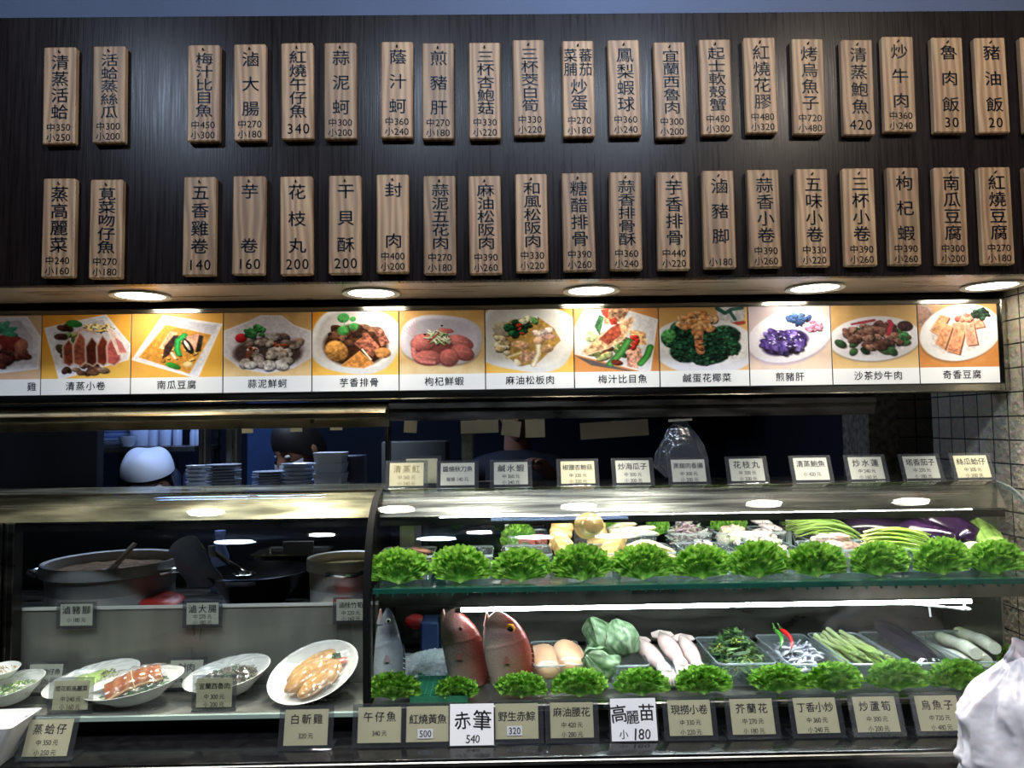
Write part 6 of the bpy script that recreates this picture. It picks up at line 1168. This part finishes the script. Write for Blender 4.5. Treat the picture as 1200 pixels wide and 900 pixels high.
# ------------------------------------------------------------------ kitchen behind the hatch
def K3(px, py, Y): return P(px, py, Y)
zk = P(300, 577, 2.15).z
t = thing('pass_counter', 'steel pass counter behind the display cases carrying stacked crockery', 'counter')
x0, x1 = -1.9, X(1020, 560, 2.0)
m = MB(); m.box(((x0 + x1) / 2, 2.19, zk - .015), (x1 - x0, .36, .03), bev=.003); m.build('counter_top', steel_soft, t)
m = MB(); m.box(((x0 + x1) / 2, 2.20, (zk - .03) / 2), (x1 - x0, .30, zk - .032)); m.build('cabinet', dark_m, t)
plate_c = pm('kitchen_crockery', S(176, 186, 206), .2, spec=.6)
def stack(px, n, r, dz, Y, lab, nm, bowl=False, cat='plate'):
    x = X(px, 560, Y); m = MB()
    if bowl: m.lathe([(0, .002), (r * .5, 0), (r * .55, .004), (r * .9, dz * 1.6), (r, dz * 2.2), (r * .97, dz * 2.2), (r * .5, .006), (0, .005)], 36)
    else: m.lathe([(0, .002), (r * .6, 0), (r * .64, .003), (r * .98, dz * .9), (r, dz * 1.0), (r * .99, dz * 1.12), (r * .62, .006), (0, .005)], 36)
    me = m.mesh(nm, plate_c, 40)
    for i in range(n):
        o = bpy.data.objects.new(nm, me); C.objects.link(o); o.location = (x + .0015 * math.sin(i * 2.1), Y, zk + .001 + i * dz); tag(o, lab, cat, lab + 's' if 0 else 'crockery: ' + lab)
stack(262, 10, .048, .0082, 2.10, 'round plate in the tallest plate stack, beside the steel door post', 'dinner_plate')
stack(316, 8, .048, .0075, 2.12, 'dim round plate in the low stack under the blue door', 'side_plate')
stack(350, 6, .048, .0115, 2.10, 'rounded bowl in the stack between plates and food boxes', 'soup_bowl', True, 'bowl')
stack(232, 5, .036, .012, 2.25, 'small dark bowl stacked behind the tallest plate stack', 'rice_bowl', True, 'bowl')
m = MB(); loft(m, [rr(.074, .074, .006, 0), rr(.082, .082, .007, .0235), rr(.084, .084, .007, .0245), rr(.084, .084, .007, .0275), rr(.080, .080, .006, .028)]); me = m.mesh('food_box', pm('food_box_paper', S(196, 204, 222), .6), 40)
for i in range(4):
    o = bpy.data.objects.new('food_box', me); C.objects.link(o); o.location = (X(388, 560, 2.08), 2.08, zk + .001 + i * .0283); tag(o, ['pale square food box at the bottom of its stack', 'pale square food box, second from the bottom of its stack', 'pale square food box, second from the top of its stack', 'pale square food box topmost of its stack'][i], 'food box', 'stacked food boxes')
m = MB(); m.box((X(413, 560, 2.16), 2.16, zk + .052), (.07, .08, .10), bev=.003); one('napkin_dispenser', 'dark upright box beside the pale food boxes', 'dispenser', m, pm('navy_box', S(50, 58, 84), .5))
# frames of the hatch: posts and doors further back
def post(px, w, Y, label, mat, z0=None, d=.05):
    x = X(px, 530, Y); z0 = zk + .001 if z0 is None else z0; t = thing('hatch_post', label, 'post', (x, Y, z0), group='posts of the kitchen hatch'); m = MB(); m.box((0, 0, (1.86 - z0) / 2), (w, d, 1.86 - z0), bev=.003); m.build('post_shaft', mat, t); m = MB(); m.box((w * .22, -d / 2 - .001, (1.86 - z0) / 2), (w * .2, .003, 1.86 - z0)); m.build('edge_strip', steel, t)
post(240, .022, 2.36, 'grey vertical steel post between the bowl shelf and the tall plate stack', steel_soft)
post(274, .034, 2.36, 'wider steel post just behind the tall plate stack', steel_soft)
post(548, .034, 2.2, 'bright steel post behind the soy saury card', steel)
post(455, .012, 2.3, 'thin dark post behind the faded yellow card', steel_dark)
m = MB(); xa_, xb_ = X(291, 530, 3.3), X(361, 530, 3.3); m.box(((xa_ + xb_) / 2, 3.3, .95), (xb_ - xa_, .04, 1.9), bev=.004)
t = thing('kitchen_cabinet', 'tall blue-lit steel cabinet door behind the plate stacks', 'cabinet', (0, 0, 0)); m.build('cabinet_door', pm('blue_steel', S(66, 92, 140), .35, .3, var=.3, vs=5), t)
m = MB(); m.tube([(xb_ - .03, 3.28, 1.32), (xb_ - .03, 3.25, 1.33), (xb_ - .03, 3.25, 1.46), (xb_ - .03, 3.28, 1.47)], .006, 8); m.build('door_handle', steel, t)
m = MB(); m.box((X(50, 530, 2.45), 2.45, 1.0), (.30 * 1.25, .04, 2.0)); struct('wall_kitchen_panel', m, pm('black_panel', S(20, 22, 30), .5))
m = MB(); xa_, xb_ = X(458, 530, 2.6), X(528, 530, 2.6); zz = P(490, 516, 2.6).z; m.box(((xa_ + xb_) / 2, 2.47, zz / 2), (xb_ - xa_, .14, zz), bev=.004)
one('fridge_unit', 'grey-green kitchen unit standing behind the soy saury and faded cards', 'kitchen unit', m, pm('grey_green', S(52, 58, 58), .6))
# shelf with crockery lit in blue
t = thing('crockery_shelf', 'kitchen wall shelf holding pale bowls and jars under blue light', 'shelf', (0, 0, 0))
YS_ = 3.2; zs1 = P(175, 523, YS_).z; xs0, xs1 = X(112, 520, YS_), X(236, 520, YS_)
m = MB(); m.box(((xs0 + xs1) / 2, YS_ + .08, zs1 - .012), (xs1 - xs0, .30, .024), bev=.002); m.build('shelf_board', steel_soft, t)
for x in (xs0 + .01, xs1 - .01):
    m = MB(); m.box((x, YS_ + .20, (zs1 - .03) / 2 + .2), (.02, .02, zs1 + .37)); m.build('shelf_upright', steel_dark, t)
m = MB(); m.box(((xs0 + xs1) / 2, YS_ + .08, zs1 - .25), (xs1 - xs0, .30, .024), bev=.002); m.build('lower_board', steel_dark, t)
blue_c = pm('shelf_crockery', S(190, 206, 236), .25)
def lathing(nm, px, Y, z, prof, label, cat, mat=blue_c, group=None):
    m = MB(); m.lathe(prof, 36); return one(nm, label, cat, m, mat, (X(px, 515, Y), Y, z), smooth=45, group=group)
for i in range(3): lathing('basin', 128, YS_ + .05, zs1 + .001 + i * .022, [(0, .002), (.06, 0), (.10, .03), (.105, .032), (.10, .033), (.06, .006), (0, .005)], ['pale basin at the bottom of the nest on the kitchen shelf', 'middle pale basin nested on the kitchen shelf', 'topmost pale basin nested on the kitchen shelf'][i], 'basin', group='nested basins')
lathing('mixing_bowl', 150, YS_ - .05, zs1 + .001, [(0, .002), (.02, 0), (.034, .03), (.037, .044), (.034, .044), (.02, .006), (0, .005)], 'tilted-looking pale bowl beside the nested basins', 'bowl')
lathing('canister', 166, YS_ + .04, zs1 + .001, [(0, 0), (.045, 0), (.048, .004), (.048, .10), (.044, .104), (0, .106)], 'wide pale canister in the middle of the kitchen shelf', 'canister')
for i, (px, r, h) in enumerate(((180, .022, .12), (194, .024, .11), (208, .018, .09), (226, .012, .07), (231, .012, .07))): lathing('storage_jar', px, YS_ + .03, zs1 + .001, [(0, 0), (r, 0), (r * 1.05, .004), (r * 1.05, h * .8), (r * .8, h * .86), (r * .85, h), (0, h)], ['tall slim jar next to the wide canister', 'jar with a broad shoulder, second after the canister', 'short jar past the middle of the shelf', 'small bright jar of the pair by the post', 'small bright jar nearest the post'][i], 'jar')
zs2 = zs1 - .237
for i, (px, c) in enumerate(((178, S(96, 110, 160)), (191, S(160, 160, 90)), (206, S(70, 84, 120)), (222, S(90, 100, 150)))): lathing('sauce_bottle', px, YS_ + .02, zs2, [(0, 0), (.024, 0), (.025, .004), (.025, .11), (.012, .14), (.011, .165), (.014, .166), (.014, .182), (0, .183)], ['bluish bottle on the lower kitchen shelf beside the cook', 'yellowish bottle on the lower kitchen shelf', 'dark bottle on the lower kitchen shelf', 'violet-grey bottle on the lower kitchen shelf by the post'][i], 'bottle', pm('bottle_' + 'abcd'[i], c, .3), 'sauce bottles')
# notes taped under the rail
for i, (px, py, w, h, rz, l) in enumerate(((290, 501, 13, 10, 0, 'small note taped under the rail above the tall plate stack'), (347, 500, 14, 9, 0, 'small note taped under the rail above the bowls'), (394, 498, 14, 9, 0, 'small dim note taped under the rail above the food boxes'), (481, 500, 15, 11, 4, 'small grey note hanging behind the faded yellow card'),
        (562, 500, 44, 12, -1, 'wide cream note taped under the rail at the steel post'), (599, 502, 22, 15, 8, 'cream note hung crooked beside the wide note'), (627, 502, 23, 18, -1, 'square cream note alone under the rail'), (720, 503, 80, 16, -3, 'long dim card hanging under the rail, above the pepper mushroom card'))):
    Y = 1.668; p = P(px, py, Y); m = MB(); m.box((0, 0, 0), (w / 870 * Y, .0008, h / 870 * Y + .006)); m.box((0, -.0008, (h / 870 * Y) / 2 - .001), (.012, .0006, .010))
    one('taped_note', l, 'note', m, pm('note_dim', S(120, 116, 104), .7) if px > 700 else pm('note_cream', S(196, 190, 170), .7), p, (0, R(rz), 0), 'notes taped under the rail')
# clear bag hanging in the hatch
p = P(797, 493, 1.645); t = thing('hanging_bag', 'clear plastic bag hanging in the hatch above the sausage card', 'bag', (p.x, 1.645, p.z))
m = MB(); m.grid(lambda u, v: ((.012 + .045 * math.sin(min(1, v * 1.25) * 1.57) * (1 - .55 * max(0, v - .8) / .2)) * math.cos(2 * math.pi * u) * (1 + .12 * math.sin(7 * 2 * math.pi * u + v * 6)), .026 * math.sin(2 * math.pi * u) * math.sin(min(1, v * 1.3) * 1.57), -.125 * v), 40, 24, None, True); m.build('bag_film', clear('bag_film', (.92, .93, .95), 1.2, .12, haze=.05, hcol=(.6, .65, .75), bump=1, bs=40), t, smooth=180)
m = MB(); m.tube([(-.026, 0, .001), (.026, 0, .003)], .003, 8); m.build('clip', white_m, t)
# ------------------------------------------------------------------ people at work in the kitchen
def skinned(pts, edges, name, mat, parent=None, sub=2, loc=None, rot=None):
    me = bpy.data.meshes.new(name); me.from_pydata([p[:3] for p in pts], edges, []); o = bpy.data.objects.new(name, me); C.objects.link(o)
    md = o.modifiers.new('skin', 'SKIN'); md.use_smooth_shade = True
    for i, p in enumerate(pts): me.skin_vertices[0].data[i].radius = (p[3], p[4] if len(p) > 4 else p[3])
    me.skin_vertices[0].data[0].use_root = True; o.modifiers.new('sub', 'SUBSURF').levels = sub; o.modifiers['sub'].render_levels = sub
    me2 = bpy.data.meshes.new_from_object(o.evaluated_get(bpy.context.evaluated_depsgraph_get())); bpy.data.objects.remove(o); o = bpy.data.objects.new(name, me2); C.objects.link(o)
    me2.materials.clear(); me2.materials.append(mat)
    if parent: o.parent = parent
    if loc is not None: o.location = loc
    if rot is not None: o.rotation_euler = rot
    return o
def head_mesh():
    """face looks along -y, crown up, origin at the neck"""
    m = MB(); b = bmesh.new(); bmesh.ops.create_uvsphere(b, u_segments=40, v_segments=28, radius=1); vs = []
    for v in b.verts:
        x, y, z = v.co; fz = z
        px, py, pz = .074 * x, .094 * y, .118 * z
        if z < 0: px *= 1 + .30 * z; py *= 1 + (.10 * z if y < 0 else .35 * z)
        if y < 0:
            nose = math.exp(-((x / .16) ** 2) - ((z + .12) / .20) ** 2); py -= .024 * nose
            sock = math.exp(-(((abs(x) - .38) / .20) ** 2) - ((z - .10) / .14) ** 2); py += .010 * sock
            py -= .006 * math.exp(-((x / .3) ** 2) - ((z + .50) / .10) ** 2) - .004 * math.exp(-((x / .34) ** 2) - ((z + .50) / .025) ** 2)
            py -= .010 * math.exp(-((x / .3) ** 2) - ((z + .85) / .16) ** 2); py -= .005 * math.exp(-((z - .30) / .10) ** 2) * (1 if abs(x) < .6 else 0)
        v.co = (px, py, pz + .13)
    m.bm(b)
    for s in (-1, 1): m.ico((s * .074, .008, .125), (.010, .020, .030), 2)
    m.tube([(0, .012, .05), (0, .018, -.02)], [.050, .054], 16)
    return m
eye_w = pm('eye_white', S(220, 220, 220), .2)
def person(label, loc, rz, shirt, head_rot, cap=None, mask=False, arms=None, hair=S(18, 16, 18), lean=0, apron=None):
    t = thing('person', label, 'person', loc, (0, 0, R(rz))); sm = pm('shirt_%d' % len(MATS), shirt, .8, var=.2, vs=30)
    L = lean; sh = 1.36; N = [(0, 0, .92, .15, .11), (0, -.02 - L * .3, 1.08, .145, .105), (0, -.03 - L * .7, 1.25, .165, .11), (0, -.02 - L, 1.38, .10, .075), (0, -.02 - L * 1.1, 1.44, .055, .055)]
    E = [(0, 1), (1, 2), (2, 3), (3, 4)]; pts = list(N); arms = arms or [((.21, .03, 1.10), (.17, -.12, .95)), ((-.21, .03, 1.10), (-.17, -.12, .95))]
    ends = []
    for s, (el, wr) in zip((1, -1), arms):
        k = len(pts); pts += [(s * .175, -.02 - L, sh, .060), (el[0], el[1] - L, el[2], .046), (wr[0], wr[1] - L, wr[2], .030)]; E += [(3, k), (k, k + 1), (k + 1, k + 2)]; ends.append((Vector((el[0], el[1] - L, el[2])), Vector((wr[0], wr[1] - L, wr[2]))))
    for s in (1, -1):
        k = len(pts); pts += [(s * .09, .0, .86, .10), (s * .10, -.02, .50, .065), (s * .10, .01, .10, .045), (s * .10, -.12, .05, .04)]; E += [(0, k), (k, k + 1), (k + 1, k + 2), (k + 2, k + 3)]
    skinned(pts, E, 'body', sm, t)
    for el, wr in ends:
        d = (wr - el).normalized(); sd = d.cross(Vector((0, 0, 1))).normalized(); up = sd.cross(d); hp = [(*(wr - d * .02), .026, .022), (*(wr + d * .05), .038, .018)]; he = [(0, 1)]
        for f in range(4):
            o_ = sd * (f - 1.5) * .019; ln = (.036, .042, .040, .032)[f]; k = len(hp)
            a = wr + d * .075 + o_; hp += [(*a, .0095), (*(a + d * ln * .6 - up * .008), .0085), (*(a + d * ln - up * .026), .007)]; he += [(1, k), (k, k + 1), (k + 1, k + 2)]
        k = len(hp); a = wr + d * .025 + sd * .034; hp += [(*a, .011), (*(a + d * .026 + sd * .012 - up * .008), .009), (*(a + d * .046 + sd * .008 - up * .016), .008)]; he += [(1, k), (k, k + 1), (k + 1, k + 2)]
        skinned(hp, he, 'hand', skin_m, t)
    hr = tuple(R(a) for a in head_rot); hl = (0, -.025 - L * 1.15, 1.46)
    h = head_mesh().build('head', skin_m, t, hl, hr, 60)
    for s in (-1, 1):
        m = MB(); m.ico((s * .029, -.078, .143), (.0125, .010, .009), 2); m.build('eye', eye_w, h, smooth=180)
    m = MB(); m.grid(lambda u, v: (.083 * math.cos(2 * math.pi * u) * max(0, math.cos(v * 1.5707)) ** .62, .010 + .103 * math.sin(2 * math.pi * u) * max(0, math.cos(v * 1.5707)) ** .62, .15 + (.094 if cap else .106) * math.sin(v * 1.5707) - (-.016 + .070 * max(0, min(1, (math.sin(2 * math.pi * u) + .75) / .7))) * (1 - v)), 36, 12, None, True); m.build('hair', pm('dark_hair', hair, .6), h, smooth=180)
    if cap:
        m = MB(); m.grid(lambda u, v: (.093 * math.cos(2 * math.pi * u) * max(0, math.cos(v * 1.5707)) ** .6, .008 + .112 * math.sin(2 * math.pi * u) * max(0, math.cos(v * 1.5707)) ** .6, .178 + .084 * math.sin(v * 1.5707) + .008 * math.sin(6 * math.pi * u + 1) * math.sin(v * 3.1)), 40, 14, None, True); m.build('cap', pm('white_cap', cap, .8), h, smooth=180)
    if mask:
        m = MB(); m.grid(lambda u, v: (.070 * math.sin((u - .5) * 2.7), -.014 - .094 * math.cos((u - .5) * 2.5) - .010 * math.sin(v * 3.1), .040 + v * .082), 18, 8); m.build('face_mask', pm('mask_cloth', S(206, 212, 226), .8), h, smooth=180)
    if apron:
        m = MB(); m.grid(lambda u, v: ((u - .5) * (.24 + .1 * (1 - v)), -.155 - L * (.2 + .7 * v) - .02 * math.cos((u - .5) * 2.6), .75 + v * .52), 12, 12); m.build('apron', pm('apron_cloth', apron, .85), t, smooth=180)
    return t
p = P(150, 560, 2.75)
person('cook in a white cap with head bent down behind the kitchen hatch', (p.x - .01, 2.98, P(150, 532, 2.75).z - 1.70), 25, S(26, 28, 38), (16, -8, 0), cap=S(206, 214, 232), lean=.10)
p = P(396, 520, 2.75)
person('cook in dark clothes with a white face mask, bent toward the crockery', (p.x - .10, 2.98, P(396, 500, 2.75).z - 1.665), -25, S(16, 18, 28), (25, 0, -10), mask=True, lean=.06)
p = P(610, 520, 2.6)
person('cook in a dark shirt with one raised forearm behind the shrimp card', (p.x, 2.95, -.03), -10, S(22, 26, 40), (10, 0, 10), arms=[((.30, -.12, 1.18), (.16, -.30, 1.36)), ((-.26, -.10, 1.14), (-.10, -.34, 1.30))], apron=S(60, 66, 84))
# dark kitchen furniture further back
t = thing('range_hood', 'dark range hood panel in the kitchen beyond the hatch', 'range hood', (0, 0, 0)); m = MB(); xa_, xb_ = X(760, 500, 3.3), X(860, 500, 3.3); m.xprof([(3.1, 1.60), (3.1, 1.70), (3.6, 2.1), (3.6, 2.699), (3.97, 2.699), (3.97, 1.60)], xa_, xb_); m.build('hood_shell', steel_dark, t)
t = thing('dish_rack', 'tall blue-tinted rack standing by the pebble column', 'rack', (0, 0, 0)); xa_, xb_ = X(958, 530, 2.9), X(1022, 530, 2.9)
for k in range(5):
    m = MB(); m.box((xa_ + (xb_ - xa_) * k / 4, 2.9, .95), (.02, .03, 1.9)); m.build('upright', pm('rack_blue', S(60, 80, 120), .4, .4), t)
for k in range(5):
    m = MB(); m.box(((xa_ + xb_) / 2, 2.96, .3 + .35 * k), (xb_ - xa_, .10, .015)); m.build('rack_shelf', pm('rack_blue', S(60, 80, 120)), t)
